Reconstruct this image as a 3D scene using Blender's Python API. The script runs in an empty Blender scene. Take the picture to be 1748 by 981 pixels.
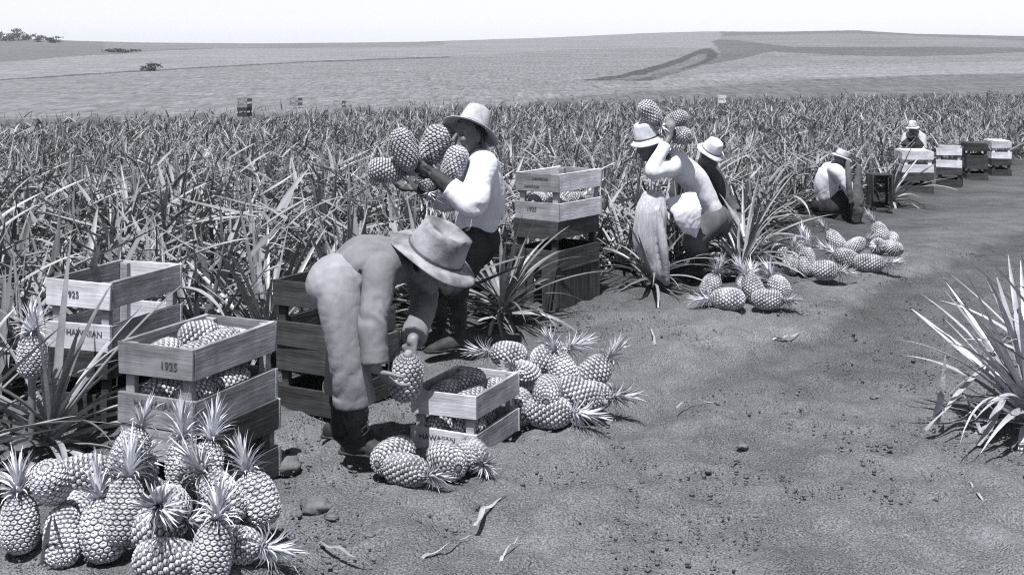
import bpy, bmesh, math, random
import numpy as np
from mathutils import Vector, Matrix, Quaternion, noise as mnoise

random.seed(7)
RNG = np.random.default_rng(11)
scene = bpy.context.scene
COL = scene.collection

# ------------------------------------------------------------------ camera, sky, sun, exposure
F = 2100.0          # focal length in pixels of the 1748 px wide photograph
CAM_H = 1.75        # height of the lens above the dirt
HORIZON = 95.0      # image row of eye level
cd = bpy.data.cameras.new('camera')
cam = bpy.data.objects.new('camera', cd)
COL.objects.link(cam)
cam.location = (0, 0, CAM_H)
cam.rotation_euler = (math.radians(90), 0, 0)
cd.sensor_width = 36.0
cd.lens = 36.0 * F / 1748.0
cd.shift_y = -(490.5 - HORIZON) / 1748.0
cd.clip_start = 0.1
cd.clip_end = 6000
scene.camera = cam

SUN_EL = math.radians(69)
SUN_FROM = Vector((-0.28, -0.96, 0)).normalized()      # compass side the light comes from
world = bpy.data.worlds.new('World')
scene.world = world
world.use_nodes = True
wn = world.node_tree
bg = wn.nodes['Background']
sky = wn.nodes.new('ShaderNodeTexSky')
sky.sky_type = 'NISHITA'
sky.sun_disc = False
sky.sun_elevation = SUN_EL
sky.sun_rotation = math.atan2(SUN_FROM.x, SUN_FROM.y)
sky.air_density = 1.0
sky.dust_density = 0.3
sky.ozone_density = 1.0
bw = wn.nodes.new('ShaderNodeRGBToBW')               # a black and white picture on bluish paper
tint = wn.nodes.new('ShaderNodeVectorMath'); tint.operation = 'SCALE'
tint.inputs[0].default_value = (.955, .99, 1.09)
wn.links.new(sky.outputs['Color'], bw.inputs['Color'])
wn.links.new(bw.outputs['Val'], tint.inputs['Scale'])
wn.links.new(tint.outputs['Vector'], bg.inputs['Color'])
bg.inputs['Strength'].default_value = 0.09

sd = bpy.data.lights.new('sun', 'SUN')
sd.energy = 5.0
sd.angle = math.radians(0.53)
sd.color = (1.0, 0.985, 0.96)
sun = bpy.data.objects.new('sun', sd)
COL.objects.link(sun)
to_sun = SUN_FROM * math.cos(SUN_EL) + Vector((0, 0, math.sin(SUN_EL)))
sun.rotation_euler = to_sun.to_track_quat('Z', 'Y').to_euler()
sun.location = to_sun * 30

vs = scene.view_settings
vs.view_transform = 'Standard'
vs.look = 'None'
vs.gamma = 1.0
vs.exposure = 0.80
scene.cycles.max_bounces = 6
scene.cycles.diffuse_bounces = 3
scene.cycles.glossy_bounces = 2
scene.cycles.use_denoising = False
scene.cycles.filter_width = 1.2
scene.cycles.sample_clamp_indirect = 3.0

# ------------------------------------------------------------------ helpers
def P(x, y, d):
    """photo pixel at distance d (metres ahead of the lens) -> world point"""
    return Vector(((x - 874.0) / F * d, d, CAM_H - (y - HORIZON) / F * d))

def PZ(x, y, z):
    """photo pixel of a point whose height above the dirt is z"""
    return P(x, y, (CAM_H - z) * F / (y - HORIZON))

def vnoise(x, y, seed=0):
    xi = np.floor(x).astype(np.int64); yi = np.floor(y).astype(np.int64)
    fx = x - xi; fy = y - yi
    fx = fx * fx * (3 - 2 * fx); fy = fy * fy * (3 - 2 * fy)
    def h(a, b):
        n = (a * 374761393 + b * 668265263 + seed * 974711) & 0x7fffffff
        n = ((n ^ (n >> 13)) * 1274126177) & 0x7fffffff
        return ((n ^ (n >> 16)) & 0xffff) / 65535.0
    return (h(xi, yi) * (1 - fx) + h(xi + 1, yi) * fx) * (1 - fy) + (h(xi, yi + 1) * (1 - fx) + h(xi + 1, yi + 1) * fx) * fy

PROF_D = np.array([-50, 0, 8.5, 10, 12, 15, 19, 24, 33, 45, 58, 80, 120, 3000.0])
PROF_Z = np.array([0, 0, 0, -.03, -.10, -.22, -.37, -.52, -.75, -.95, -1.10, -1.2, -1.25, -1.25])
EDGE_D = np.array([-20, 4.4, 5.2, 6.2, 7.2, 8.2, 9.0, 10, 11, 13, 16, 19, 23, 30, 60, 100.0])
EDGE_X = np.array([-18, -2.5, -2.0, -1.4, -.75, .0, 1.05, 1.85, 2.4, 3.35, 4.75, 6.3, 8.6, 13.2, 33, 60.0])
TRK_D = np.array([-20, 5, 6, 7, 7.74, 9.6, 13.5, 20, 90.0])
TRK_X = np.array([-12, -.2, .6, 1.3, 1.83, 2.9, 5.6, 10, 60.0])
def edge_x(y):
    return np.interp(y, EDGE_D, EDGE_X)
def ground_z(x, y):
    x = np.asarray(x, float); y = np.asarray(y, float)
    z = np.interp(y, PROF_D, PROF_Z)
    e = (x - edge_x(y)) * 0.82
    z = z + 0.07 * (1 / (1 + np.exp((e - .05) * 9)))                     # raised planting bed
    eb = (x - np.interp(y, TRK_D, TRK_X)) * .83 + .05 * np.sin(y * 2.1) + .03 * np.sin(y * 5.3)
    z = z - .06 / (1 + np.exp(-np.clip(eb / .05, -40, 40))) * np.exp(-np.clip(eb, 0, 9) / .9) * np.clip((y - 5.6) / 2, 0, 1)   # worn edge of the packed track
    z = z - 0.075 * np.exp(-((e - 2.55 - .1 * np.sin(y * .7 + 1)) / .18) ** 2) * np.clip((y - 5) / 4, 0, 1)
    return z
def gz(x, y):
    return float(ground_z(x, y))

def np_mesh(name, V, Fq, mat=None, smooth=False, tone=None, tris=None):
    me = bpy.data.meshes.new(name)
    V = np.asarray(V, np.float32).reshape(-1, 3)
    Fq = np.asarray(Fq, np.int32).reshape(-1, 4) if Fq is not None else np.zeros((0, 4), np.int32)
    T = np.asarray(tris, np.int32).reshape(-1, 3) if tris is not None else np.zeros((0, 3), np.int32)
    nq, nt = len(Fq), len(T)
    me.vertices.add(len(V)); me.vertices.foreach_set('co', V.ravel())
    me.loops.add(nq * 4 + nt * 3)
    me.loops.foreach_set('vertex_index', np.concatenate([Fq.ravel(), T.ravel()]).astype(np.int32))
    me.polygons.add(nq + nt)
    st = np.concatenate([np.arange(nq) * 4, nq * 4 + np.arange(nt) * 3]).astype(np.int32)
    me.polygons.foreach_set('loop_start', st)
    if smooth:
        me.polygons.foreach_set('use_smooth', np.ones(nq + nt, bool))
    me.update(calc_edges=True)
    if tone is not None:
        a = me.attributes.new('tone', 'FLOAT', 'POINT')
        a.data.foreach_set('value', np.asarray(tone, np.float32).ravel())
    if mat:
        me.materials.append(mat)
    return me

def link(name, me, parent=None, loc=None, rot=None):
    o = bpy.data.objects.new(name, me)
    COL.objects.link(o)
    if parent is not None: o.parent = parent
    if loc is not None: o.location = loc
    if rot is not None: o.rotation_euler = rot
    return o

def tag(o, label=None, cat=None, group=None, kind=None):
    if label: o['label'] = label
    if cat: o['category'] = cat
    if group: o['group'] = group
    if kind: o['kind'] = kind
    return o

def empty(name, loc, rot=None):
    o = bpy.data.objects.new(name, None)
    COL.objects.link(o)
    o.location = loc
    o.empty_display_size = .1
    if rot is not None: o.rotation_euler = rot
    return o

# ------------------------------------------------------------------ materials (all neutral: a monochrome print)
def grey(v):
    return (v * .955, v * .985, v * 1.085, 1)

def mat(name, lo, hi, scale=6.0, rough=.85, spec=.3, bump=0.0, bscale=40.0, coord='Object', stretch=(1, 1, 1),
        rnd=0.0, tone=False, detail=5.0, bdist=.01, trans=0.0, stain=None):
    m = bpy.data.materials.new(name)
    m.use_nodes = True
    nt = m.node_tree; N = nt.nodes; L = nt.links
    b = N['Principled BSDF']
    b.inputs['Roughness'].default_value = rough
    b.inputs['Specular IOR Level'].default_value = spec
    tc = N.new('ShaderNodeTexCoord')
    mp = N.new('ShaderNodeMapping'); mp.inputs['Scale'].default_value = stretch
    L.new(tc.outputs[coord], mp.inputs['Vector'])
    n = N.new('ShaderNodeTexNoise'); n.inputs['Scale'].default_value = scale; n.inputs['Detail'].default_value = detail
    n.inputs['Roughness'].default_value = .6
    L.new(mp.outputs['Vector'], n.inputs['Vector'])
    r = N.new('ShaderNodeValToRGB')
    r.color_ramp.elements[0].position = .32; r.color_ramp.elements[1].position = .68
    r.color_ramp.elements[0].color = grey(lo); r.color_ramp.elements[1].color = grey(hi)
    L.new(n.outputs['Fac'], r.inputs['Fac'])
    out = r.outputs['Color']
    def mul(sock, val):
        mx = N.new('ShaderNodeVectorMath'); mx.operation = 'SCALE'
        L.new(sock, mx.inputs[0]); L.new(val, mx.inputs['Scale'])
        return mx.outputs['Vector']
    if stain:
        n3 = N.new('ShaderNodeTexNoise'); n3.inputs['Scale'].default_value = stain[0]; n3.inputs['Detail'].default_value = 4
        L.new(tc.outputs[coord], n3.inputs['Vector'])
        m3 = N.new('ShaderNodeMapRange'); m3.inputs['From Min'].default_value = .32; m3.inputs['From Max'].default_value = .62
        m3.inputs['To Min'].default_value = stain[1]; m3.inputs['To Max'].default_value = stain[2]
        L.new(n3.outputs['Fac'], m3.inputs['Value'])
        out = mul(out, m3.outputs['Result'])
    if rnd:
        oi = N.new('ShaderNodeObjectInfo')
        mr = N.new('ShaderNodeMapRange'); mr.inputs['To Min'].default_value = 1 - rnd; mr.inputs['To Max'].default_value = 1 + rnd
        L.new(oi.outputs['Random'], mr.inputs['Value'])
        out = mul(out, mr.outputs['Result'])
    if tone:
        at = N.new('ShaderNodeAttribute'); at.attribute_name = 'tone'
        out = mul(out, at.outputs['Fac'])
    L.new(out, b.inputs['Base Color'])
    if bump:
        n2 = N.new('ShaderNodeTexNoise'); n2.inputs['Scale'].default_value = bscale; n2.inputs['Detail'].default_value = 6
        L.new(mp.outputs['Vector'], n2.inputs['Vector'])
        bp = N.new('ShaderNodeBump'); bp.inputs['Strength'].default_value = bump; bp.inputs['Distance'].default_value = bdist
        L.new(n2.outputs['Fac'], bp.inputs['Height'])
        L.new(bp.outputs['Normal'], b.inputs['Normal'])
    if trans:
        tr = N.new('ShaderNodeBsdfTranslucent'); L.new(out, tr.inputs['Color'])
        mx = N.new('ShaderNodeMixShader'); mx.inputs['Fac'].default_value = trans
        L.new(b.outputs['BSDF'], mx.inputs[1]); L.new(tr.outputs['BSDF'], mx.inputs[2])
        L.new(mx.outputs['Shader'], N['Material Output'].inputs['Surface'])
    return m

M = {}
M['leaf'] = mat('pineapple_leaf', .13, .24, 5, .38, .55, rnd=.45, bump=.25, bscale=60, bdist=.004, trans=.05)
M['leaf_tone'] = mat('field_leaf', .125, .21, 3, .45, .45, tone=True, trans=.04)
M['leaf_sunlit'] = mat('sunlit_pineapple_leaf', .26, .46, 5, .38, .55, rnd=.35, bump=.25, bscale=60, bdist=.004, trans=.05)  # brighter copy of the leaf, sunlight put into its colour
M['dry_leaf'] = mat('dry_leaf', .18, .32, 9, .8, .2, rnd=.25, bump=.5, bscale=80)
M['fruit'] = mat('pineapple_skin', .62, .90, 18, .55, .4, tone=True, rnd=.22, bump=.4, bscale=120, bdist=.003, stain=(14, .65, 1.15))
M['crown'] = mat('crown_leaf', .75, 1.0, 9, .5, .45, tone=True, rnd=.25, trans=.06)
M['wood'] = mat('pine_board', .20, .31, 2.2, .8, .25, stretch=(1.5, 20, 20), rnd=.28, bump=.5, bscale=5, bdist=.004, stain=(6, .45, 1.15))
M['wood_pale'] = mat('pale_sunlit_pine_board', .46, .60, 2.2, .8, .25, stretch=(1.5, 20, 20), rnd=.18, bump=.5, bscale=5, bdist=.004, stain=(6, .6, 1.12))  # pale wood; also puts sunlight into the colour of front boards
M['wood_dark'] = mat('weathered_shaded_board', .030, .062, 2.2, .85, .25, stretch=(1.5, 20, 20), rnd=.25, bump=.6, bscale=5, bdist=.005, stain=(6, .5, 1.2))  # weathered wood; also puts shade into the colour of some crates
M['ink'] = mat('stencil_ink', .015, .14, 45, .9, .1)
M['skin'] = mat('skin', .085, .12, 12, .55, .4, bump=.15, bscale=90)
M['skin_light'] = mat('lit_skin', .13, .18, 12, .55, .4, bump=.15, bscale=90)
M['eye'] = mat('eye_dark', .012, .02, 20, .3, .4)
CL_ = dict(bump=.6, bscale=11, bdist=.022, stretch=(1, 1, .38))
M['denim'] = mat('denim_shirt', .135, .18, 14, .92, .1, stain=(5, .86, 1.06), **CL_)
M['trouser'] = mat('pale_trousers', .20, .26, 12, .92, .1, stain=(4, .86, 1.06), **CL_)
M['white'] = mat('white_cotton', .56, .64, 8, .9, .1, stain=(5, .82, 1.05), **CL_)
M['darkcloth'] = mat('dark_cloth', .022, .040, 12, .95, .1, stain=(5, .7, 1.2), **CL_)
M['midcloth'] = mat('grey_cloth', .065, .095, 10, .95, .1, stain=(5, .7, 1.2), **CL_)
M['sack'] = mat('burlap', .26, .42, 5, .95, .1, stretch=(14, 14, 1.5), bump=.7, bscale=12, bdist=.006)
M['boot'] = mat('boot_leather', .022, .042, 14, .75, .2, bump=.4, bscale=60, bdist=.003, stain=(9, .6, 1.4))
M['glove'] = mat('leather_glove', .025, .045, 14, .75, .3, bump=.4, bscale=70, bdist=.003)
M['straw'] = mat('straw_hat', .30, .40, 30, .8, .2, bump=.7, bscale=130, bdist=.004, stain=(9, .75, 1.1))
M['felt'] = mat('grey_felt_hat', .17, .26, 9, .9, .1, bump=.5, bscale=60, bdist=.004, stain=(9, .55, 1.2))
M['hat_white'] = mat('white_hat', .48, .58, 10, .85, .2, bump=.5, bscale=130, bdist=.003, stain=(9, .75, 1.1))
M['clod'] = mat('earth_clod', .07, .15, 14, .95, .1, bump=.8, bscale=50, bdist=.01)
M['bark'] = mat('bark', .04, .07, 10, .9, .1)
M['foliage'] = mat('foliage', .05, .09, 3, .8, .2)

# soil
def soil():
    m = bpy.data.materials.new('dry_soil')
    m.use_nodes = True
    nt = m.node_tree; N = nt.nodes; L = nt.links
    b = N['Principled BSDF']; b.inputs['Roughness'].default_value = .95; b.inputs['Specular IOR Level'].default_value = .12
    gp = N.new('ShaderNodeNewGeometry')
    g = N.new('ShaderNodeVectorMath'); g.operation = 'MULTIPLY'; g.inputs[1].default_value = (1, 1, 0)
    L.new(gp.outputs['Position'], g.inputs[0])
    def nz(s, d=6, r=.6):
        n = N.new('ShaderNodeTexNoise'); n.inputs['Scale'].default_value = s; n.inputs['Detail'].default_value = d
        n.inputs['Roughness'].default_value = r
        L.new(g.outputs['Vector'], n.inputs['Vector']); return n.outputs['Fac']
    big, mid, fine = nz(.7, 4), nz(3.5, 3, .5), nz(120, 2, .6)
    def math_(op, a, bb):
        q = N.new('ShaderNodeMath'); q.operation = op
        for i, s in enumerate((a, bb)):
            if isinstance(s, (int, float)): q.inputs[i].default_value = s
            else: L.new(s, q.inputs[i])
        return q.outputs[0]
    s = math_('ADD', math_('MULTIPLY', big, .22), math_('ADD', math_('MULTIPLY', mid, .20), math_('MULTIPLY', fine, .58)))
    r = N.new('ShaderNodeValToRGB')
    r.color_ramp.elements[0].position = .41; r.color_ramp.elements[1].position = .60
    r.color_ramp.elements[0].color = grey(.068); r.color_ramp.elements[1].color = grey(.205)
    L.new(s, r.inputs['Fac'])
    at = N.new('ShaderNodeAttribute'); at.attribute_name = 'tone'
    sc = N.new('ShaderNodeVectorMath'); sc.operation = 'SCALE'
    L.new(r.outputs['Color'], sc.inputs[0]); L.new(at.outputs['Fac'], sc.inputs['Scale'])
    L.new(sc.outputs['Vector'], b.inputs['Base Color'])
    def vor(sc_):
        v = N.new('ShaderNodeTexVoronoi'); v.inputs['Scale'].default_value = sc_; v.feature = 'F1'
        L.new(wv.outputs['Vector'], v.inputs['Vector']); return v.outputs['Distance']
    nw = N.new('ShaderNodeTexNoise'); nw.inputs['Scale'].default_value = 14; nw.inputs['Detail'].default_value = 3
    L.new(g.outputs['Vector'], nw.inputs['Vector'])
    wv = N.new('ShaderNodeVectorMath'); wv.operation = 'MULTIPLY_ADD'; wv.inputs[1].default_value = (.07, .07, .07)
    L.new(nw.outputs['Color'], wv.inputs[0]); L.new(g.outputs['Vector'], wv.inputs[2])
    h = math_('SUBTRACT', math_('MULTIPLY', nz(90, 2, .55), .6), math_('ADD', math_('MULTIPLY', vor(24), .30), math_('MULTIPLY', vor(70), .40)))
    bp = N.new('ShaderNodeBump'); bp.inputs['Strength'].default_value = 1.0; bp.inputs['Distance'].default_value = .03
    L.new(h, bp.inputs['Height']); L.new(bp.outputs['Normal'], b.inputs['Normal'])
    return m
M['soil'] = soil()

# ------------------------------------------------------------------ ground
def axis(dense0, dense1, step, lo, hi, grow=1.16):
    a = list(np.arange(dense0, dense1 + step / 2, step))
    s = step; v = dense0; left = []
    while v > lo:
        s *= grow; v -= s; left.append(v)
    s = step; v = a[-1]; right = []
    while v < hi:
        s *= grow; v += s; right.append(v)
    return np.array(left[::-1] + a + right)
gx = axis(-2.6, 4.2, .026, -90, 90)
gy = axis(3.9, 11.5, .026, -25, 84, 1.10)
GX, GY = np.meshgrid(gx, gy)
GZ = ground_z(GX, GY)
amp = np.clip(1.2 - np.abs(GY - 6.5) / 14, .25, 1)
rough_ = vnoise(GX * 3.1, GY * 3.1, 1) * .040 + vnoise(GX * 8, GY * 8, 2) * .030 + vnoise(GX * 15, GY * 12, 3) * .036
lumps = np.clip(vnoise(GX * 11, GY * 11, 5) - .72, 0, 1) * .10 * np.clip(vnoise(GX * 1.3, GY * 1.3, 6) * 1.8 - .5, 0, 1)
scuff = -np.clip(vnoise(GX * 4.2 + 7, GY * 2.6, 8) - .70, 0, 1) * .10
GZ = GZ + (rough_ - .056 + lumps + scuff) * amp
ny, nx = GX.shape
idx = np.arange(ny * nx).reshape(ny, nx)
FQ = np.stack([idx[:-1, :-1], idx[:-1, 1:], idx[1:, 1:], idx[1:, :-1]], -1)
GE = (GX - edge_x(GY)) * .82 + (vnoise(GX * .9, GY * .9, 51) - .5) * .5
GT = np.interp(GE, [-.3, .25, .7], [.55, .80, 1.0])   # packed track, turned soil beside it
GB = (GX - np.interp(GY, TRK_D, TRK_X)) * .83 + .05 * np.sin(GY * 2.1) + .03 * np.sin(GY * 5.3) + (vnoise(GX * 5, GY * 5, 52) - .5) * .10
TB = np.interp(GB, [-1.0, -.5, -.05, .05, .7, 1.6], [0, .16, .20, -.26, -.20, 0])
GT = (GT + TB * np.clip((GY - 5.4) / 2.2, 0, 1)) * np.interp(GY, [6, 10, 18], [1, .86, .74])
ground = link('ground', np_mesh('ground', np.stack([GX, GY, GZ], -1), FQ, M['soil'], True, GT))
tag(ground, 'bare dry dirt track and field soil', kind='structure')

# far slopes: crop fields rising to the skyline, one sheet
def line_depth(u):          # far end of the near field, by direction
    return np.interp(u, [-2, -.8, -.416, -.2, .04, .416, .8, 2], [26, 29, 36, 45, 58, 76, 90, 100])
U_T = (np.array([-900, 0, 60, 130, 250, 450, 700, 950, 1100, 1200, 1330, 1460, 1560, 1748, 2700]) - 874) / F
Y_T = np.array([62, 66, 67, 70, 73, 74.5, 72, 64, 57, 54, 54.5, 52, 58, 62, 64.0])
def sky_y(u):
    return np.interp(u, U_T, Y_T)
D_END = 680.0
def far_point(u, s):
    d0 = line_depth(u) + .9
    d = d0 * (D_END / d0) ** s
    z0 = np.interp(d0, PROF_D, PROF_Z) + .62
    y0 = HORIZON + (CAM_H - z0) / d0 * F
    y = sky_y(u) + (y0 - sky_y(u)) * (1 - s) ** 1.35
    return u * d, d, CAM_H - (y - HORIZON) / F * d, y
us = np.concatenate([np.linspace(-1.6, -.46, 50)[:-1], np.linspace(-.46, .46, 420), np.linspace(.46, 1.6, 50)[1:]])
ss = np.linspace(0, 1, 240)
UU, SS = np.meshgrid(us, ss)
FX, FY, FZ, FPY = far_point(UU, SS)
FPX = 874 + UU * F
def inside(px, py, poly):
    c = np.zeros(px.shape, bool); j = len(poly) - 1
    for i in range(len(poly)):
        xi, yi = poly[i]; xj, yj = poly[j]
        t = ((yi > py) != (yj > py)) & (px < (xj - xi) * (py - yi) / (yj - yi + 1e-9) + xi)
        c ^= t; j = i
    return c
tone = np.full(FPX.shape, .215)
wob = (vnoise(FPX * .02, FPY * .1, 21) - .5) * 3
# boundaries of the crop blocks, traced on the slope
tone = np.where(inside(FPX, FPY + wob, [(-2000, 20), (-2000, 137), (0, 137), (270, 122), (520, 106), (760, 97), (900, 88), (1230, 80), (1230, 20)]), .25, tone)
tone = np.where(inside(FPX, FPY + wob, [(-2000, 20), (-2000, 108), (0, 106), (130, 97), (260, 88), (360, 84), (420, 70), (420, 20)]), .165, tone)
tone = np.where(inside(FPX, FPY + wob * .5, [(180, 88), (330, 83), (560, 82), (760, 78), (760, 71), (300, 60), (180, 60)]), .20, tone)
tone = np.where(inside(FPX, FPY + wob * .4, [(985, 138), (1060, 128), (1130, 110), (1178, 92), (1196, 84), (1212, 82), (1228, 92), (1222, 103), (1180, 117), (1110, 138)]), .085, tone)
tone = np.where(inside(FPX, FPY + wob * .4, [(1040, 136), (1100, 127), (1160, 109), (1190, 94), (1203, 92), (1208, 98), (1196, 106), (1150, 122), (1080, 137)]), .165, tone)
tone = np.where(inside(FPX, FPY + wob * .4, [(1230, 96), (1225, 82), (1216, 72), (1226, 68), (1262, 70), (1350, 80), (1500, 81), (1640, 80), (1800, 83), (3000, 83), (3000, 92), (1748, 90), (1560, 97), (1420, 94), (1320, 88), (1250, 104), (1110, 128), (1115, 137), (1190, 116)]), .135, tone)
tone = np.where(inside(FPX, FPY + wob * .4, [(1235, 62), (1330, 60), (1460, 57), (1600, 63), (1760, 70), (3000, 70), (3000, 20), (1200, 20)]), .16, tone)
tone = np.where(inside(FPX, FPY + wob * .5, [(1180, 128), (1400, 112), (1748, 104), (3000, 104), (3000, 130), (1748, 124), (1400, 132), (1180, 138)]), .255, tone)
tone = np.where(inside(FPX, FPY + wob * .5, [(900, 172), (1180, 150), (1380, 136), (1600, 128), (1748, 126), (3000, 126), (3000, 210), (900, 210)]), .155, tone)
line1 = np.interp(FPX, [-900, 0, 250, 520, 780], [152, 136.5, 121, 106, 97])
tone = np.where((np.abs(FPY - line1) < 1.1) & (FPX < 770), .11, tone)
streak = (vnoise(FPX * .012, FPY * .9, 33) - .5) * .05 * (FPY > 66)
tone = tone * (1 + streak * 5.0) * .64
far_mat = bpy.data.materials.new('far_crop')
far_mat.use_nodes = True
nt = far_mat.node_tree; N = nt.nodes; L = nt.links
b = N['Principled BSDF']; b.inputs['Roughness'].default_value = .9; b.inputs['Specular IOR Level'].default_value = .1
at = N.new('ShaderNodeAttribute'); at.attribute_name = 'tone'
g = N.new('ShaderNodeNewGeometry')
mp = N.new('ShaderNodeMapping'); mp.inputs['Scale'].default_value = (1.6, .2, .5)
L.new(g.outputs['Position'], mp.inputs['Vector'])
n1 = N.new('ShaderNodeTexNoise'); n1.inputs['Scale'].default_value = 1.9; n1.inputs['Detail'].default_value = 8; n1.inputs['Roughness'].default_value = .75
L.new(mp.outputs['Vector'], n1.inputs['Vector'])
mr = N.new('ShaderNodeMapRange'); mr.inputs['From Min'].default_value = .3; mr.inputs['From Max'].default_value = .7
mr.inputs['To Min'].default_value = .35; mr.inputs['To Max'].default_value = 1.6
L.new(n1.outputs['Fac'], mr.inputs['Value'])
cx = N.new('ShaderNodeCombineXYZ')
for k, f in enumerate((.955, .985, 1.085)):
    q = N.new('ShaderNodeMath'); q.operation = 'MULTIPLY'; q.inputs[1].default_value = f
    L.new(at.outputs['Fac'], q.inputs[0]); L.new(q.outputs[0], cx.inputs[k])
sc = N.new('ShaderNodeVectorMath'); sc.operation = 'SCALE'
L.new(cx.outputs[0], sc.inputs[0]); L.new(mr.outputs['Result'], sc.inputs['Scale'])
L.new(sc.outputs['Vector'], b.inputs['Base Color'])
FV = np.stack([FX, FY, FZ + (vnoise(FX * .6, FY * .6, 41) - .5) * .12], -1)
# front face of the standing crop, down to the soil
front = FV[:1].copy(); front[..., 2] = np.interp(front[..., 1], PROF_D, PROF_Z) - .05; front[..., 1] -= .05
FV = np.concatenate([front, FV], 0); tone = np.concatenate([tone[:1] * .8, tone], 0)
# beyond the crest the land drops away
back = FV[-1:].copy(); back[..., 1] *= 1.7; back[..., 0] *= 1.7; back[..., 2] -= 25
FV = np.concatenate([FV, back], 0); tone = np.concatenate([tone, tone[-1:]], 0)
ny, nx = FV.shape[:2]
idx = np.arange(ny * nx).reshape(ny, nx)
FQ = np.stack([idx[:-1, :-1], idx[:-1, 1:], idx[1:, 1:], idx[1:, :-1]], -1)
hills = link('hills', np_mesh('hills', FV, FQ, far_mat, True, tone))
tag(hills, 'far crop fields rising gently to the skyline', kind='structure')

def far_at(px, py):
    u = (px - 874) / F
    s = np.linspace(0, 1, 2000)
    x, d, z, y = far_point(np.full_like(s, u), s)
    i = int(np.argmin(np.abs(y - py)))
    return Vector((x[i], d[i], z[i]))

# ------------------------------------------------------------------ leaves
def leaf_batch(base, az, el, curve, length, width, nseg, tone=None, vdepth=.28, twist=None, pw=.75, w0=.62):
    """sword leaves: arrays of N -> verts, quads, tone.  el = start elevation, curve = bend over the whole length (rad)"""
    Nn = len(az)
    t = np.linspace(0, 1, nseg + 1)
    s = t[None, :] * length[:, None]
    th = el[:, None] - curve[:, None] * t[None, :] ** 1.4
    ds = length[:, None] / nseg
    thm = (th[:, 1:] + th[:, :-1]) / 2
    r = np.concatenate([np.zeros((Nn, 1)), np.cumsum(np.cos(thm) * ds, 1)], 1)
    z = np.concatenate([np.zeros((Nn, 1)), np.cumsum(np.sin(thm) * ds, 1)], 1)
    ca, sa = np.cos(az)[:, None], np.sin(az)[:, None]
    cen = np.stack([r * ca, r * sa, z], -1) + base[:, None, :]
    side = np.stack([-sa + 0 * r, ca + 0 * r, 0 * r], -1)
    nor = np.stack([-np.sin(th) * ca, -np.sin(th) * sa, np.cos(th)], -1)
    if twist is not None:
        tw = twist[:, None, None] * t[None, :, None]
        side, nor = side * np.cos(tw) + nor * np.sin(tw), nor * np.cos(tw) - side * np.sin(tw)
    prof = (w0 + (1 - w0) * np.minimum(t / .25, 1)) * np.maximum(1 - t, 0) ** pw
    prof[-1] = .02
    w = width[:, None] * prof[None, :] * .5
    V = np.stack([cen - side * w[..., None] + nor * (w * vdepth)[..., None],
                  cen - nor * (w * vdepth)[..., None],
                  cen + side * w[..., None] + nor * (w * vdepth)[..., None]], 2)      # N, nseg+1, 3, 3
    k = np.arange(Nn)[:, None, None] * ((nseg + 1) * 3)
    j = np.arange(nseg)[None, :, None] * 3
    i = np.arange(2)[None, None, :]
    a = k + j + i
    Fq = np.stack([a, a + 1, a + 4, a + 3], -1).reshape(-1, 4)
    T = np.repeat(tone if tone is not None else np.ones(Nn), (nseg + 1) * 3)
    return V.reshape(-1, 3), Fq, T

class Batch:
    def __init__(self): self.V, self.Q, self.T, self.n = [], [], [], 0
    def add(self, V, Q, T):
        self.V.append(V); self.Q.append(Q + self.n); self.T.append(T); self.n += len(V)
    def mesh(self, name, m, smooth=True):
        return np_mesh(name, np.concatenate(self.V), np.concatenate(self.Q), m, smooth, np.concatenate(self.T))

def plant_params(n, rng, size=1.0, spread=1.0, mess=11.0):
    """n leaves of one pineapple plant, inner ones upright, outer ones low and arching"""
    f = np.linspace(0, 1, n)                      # 0 = heart, 1 = outermost
    az = np.arange(n) * 2.39996 + rng.normal(0, .22, n)
    el = np.radians(np.clip(74 - 54 * f ** .8 * spread + rng.normal(0, mess, n), 0, 88))
    curve = np.radians(6 + 40 * f ** 1.3 + rng.normal(0, 16, n))
    length = size * (.60 + .36 * np.sin(f * 2.6 + .25)) * rng.uniform(.65, 1.12, n)
    width = size * rng.uniform(.052, .078, n)
    base = np.stack([np.cos(az) * .03, np.sin(az) * .03, .05 + .16 * (1 - f)], -1) * size
    tw = rng.normal(0, .35, n)
    tone = rng.choice([.45, .68, .95, 1.22, 1.55], n, p=[.18, .25, .28, .19, .10])
    if mess > 15:                                   # crowded rows: leaves lean across each other, some are snapped
        az = az + rng.normal(0, .9, n)
        k = rng.random(n) < .26
        base[k] += np.stack([rng.normal(0, .16, n), rng.normal(0, .16, n), rng.uniform(.1, .45, n)], -1)[k]
        el[k] = np.radians(rng.uniform(-20, 50, n))[k]; length[k] *= .8
    dead = (f > .8) & (rng.random(n) < .45)
    curve[dead] += 1.0; tone[dead] = 1.5
    return base, az, el, curve, length, width, tone, tw

plant_meshes = []
for k in range(9):
    rr = np.random.default_rng(100 + k)
    n = 40
    base, az, el, cu, le, wi, to, tw = plant_params(n, rr, .74, 1.1, 17)
    B = Batch(); B.add(*leaf_batch(base, az, el, cu, le, wi, 6, to, twist=tw))
    plant_meshes.append(B.mesh('pineapple_plant', M['leaf_tone']))

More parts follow.
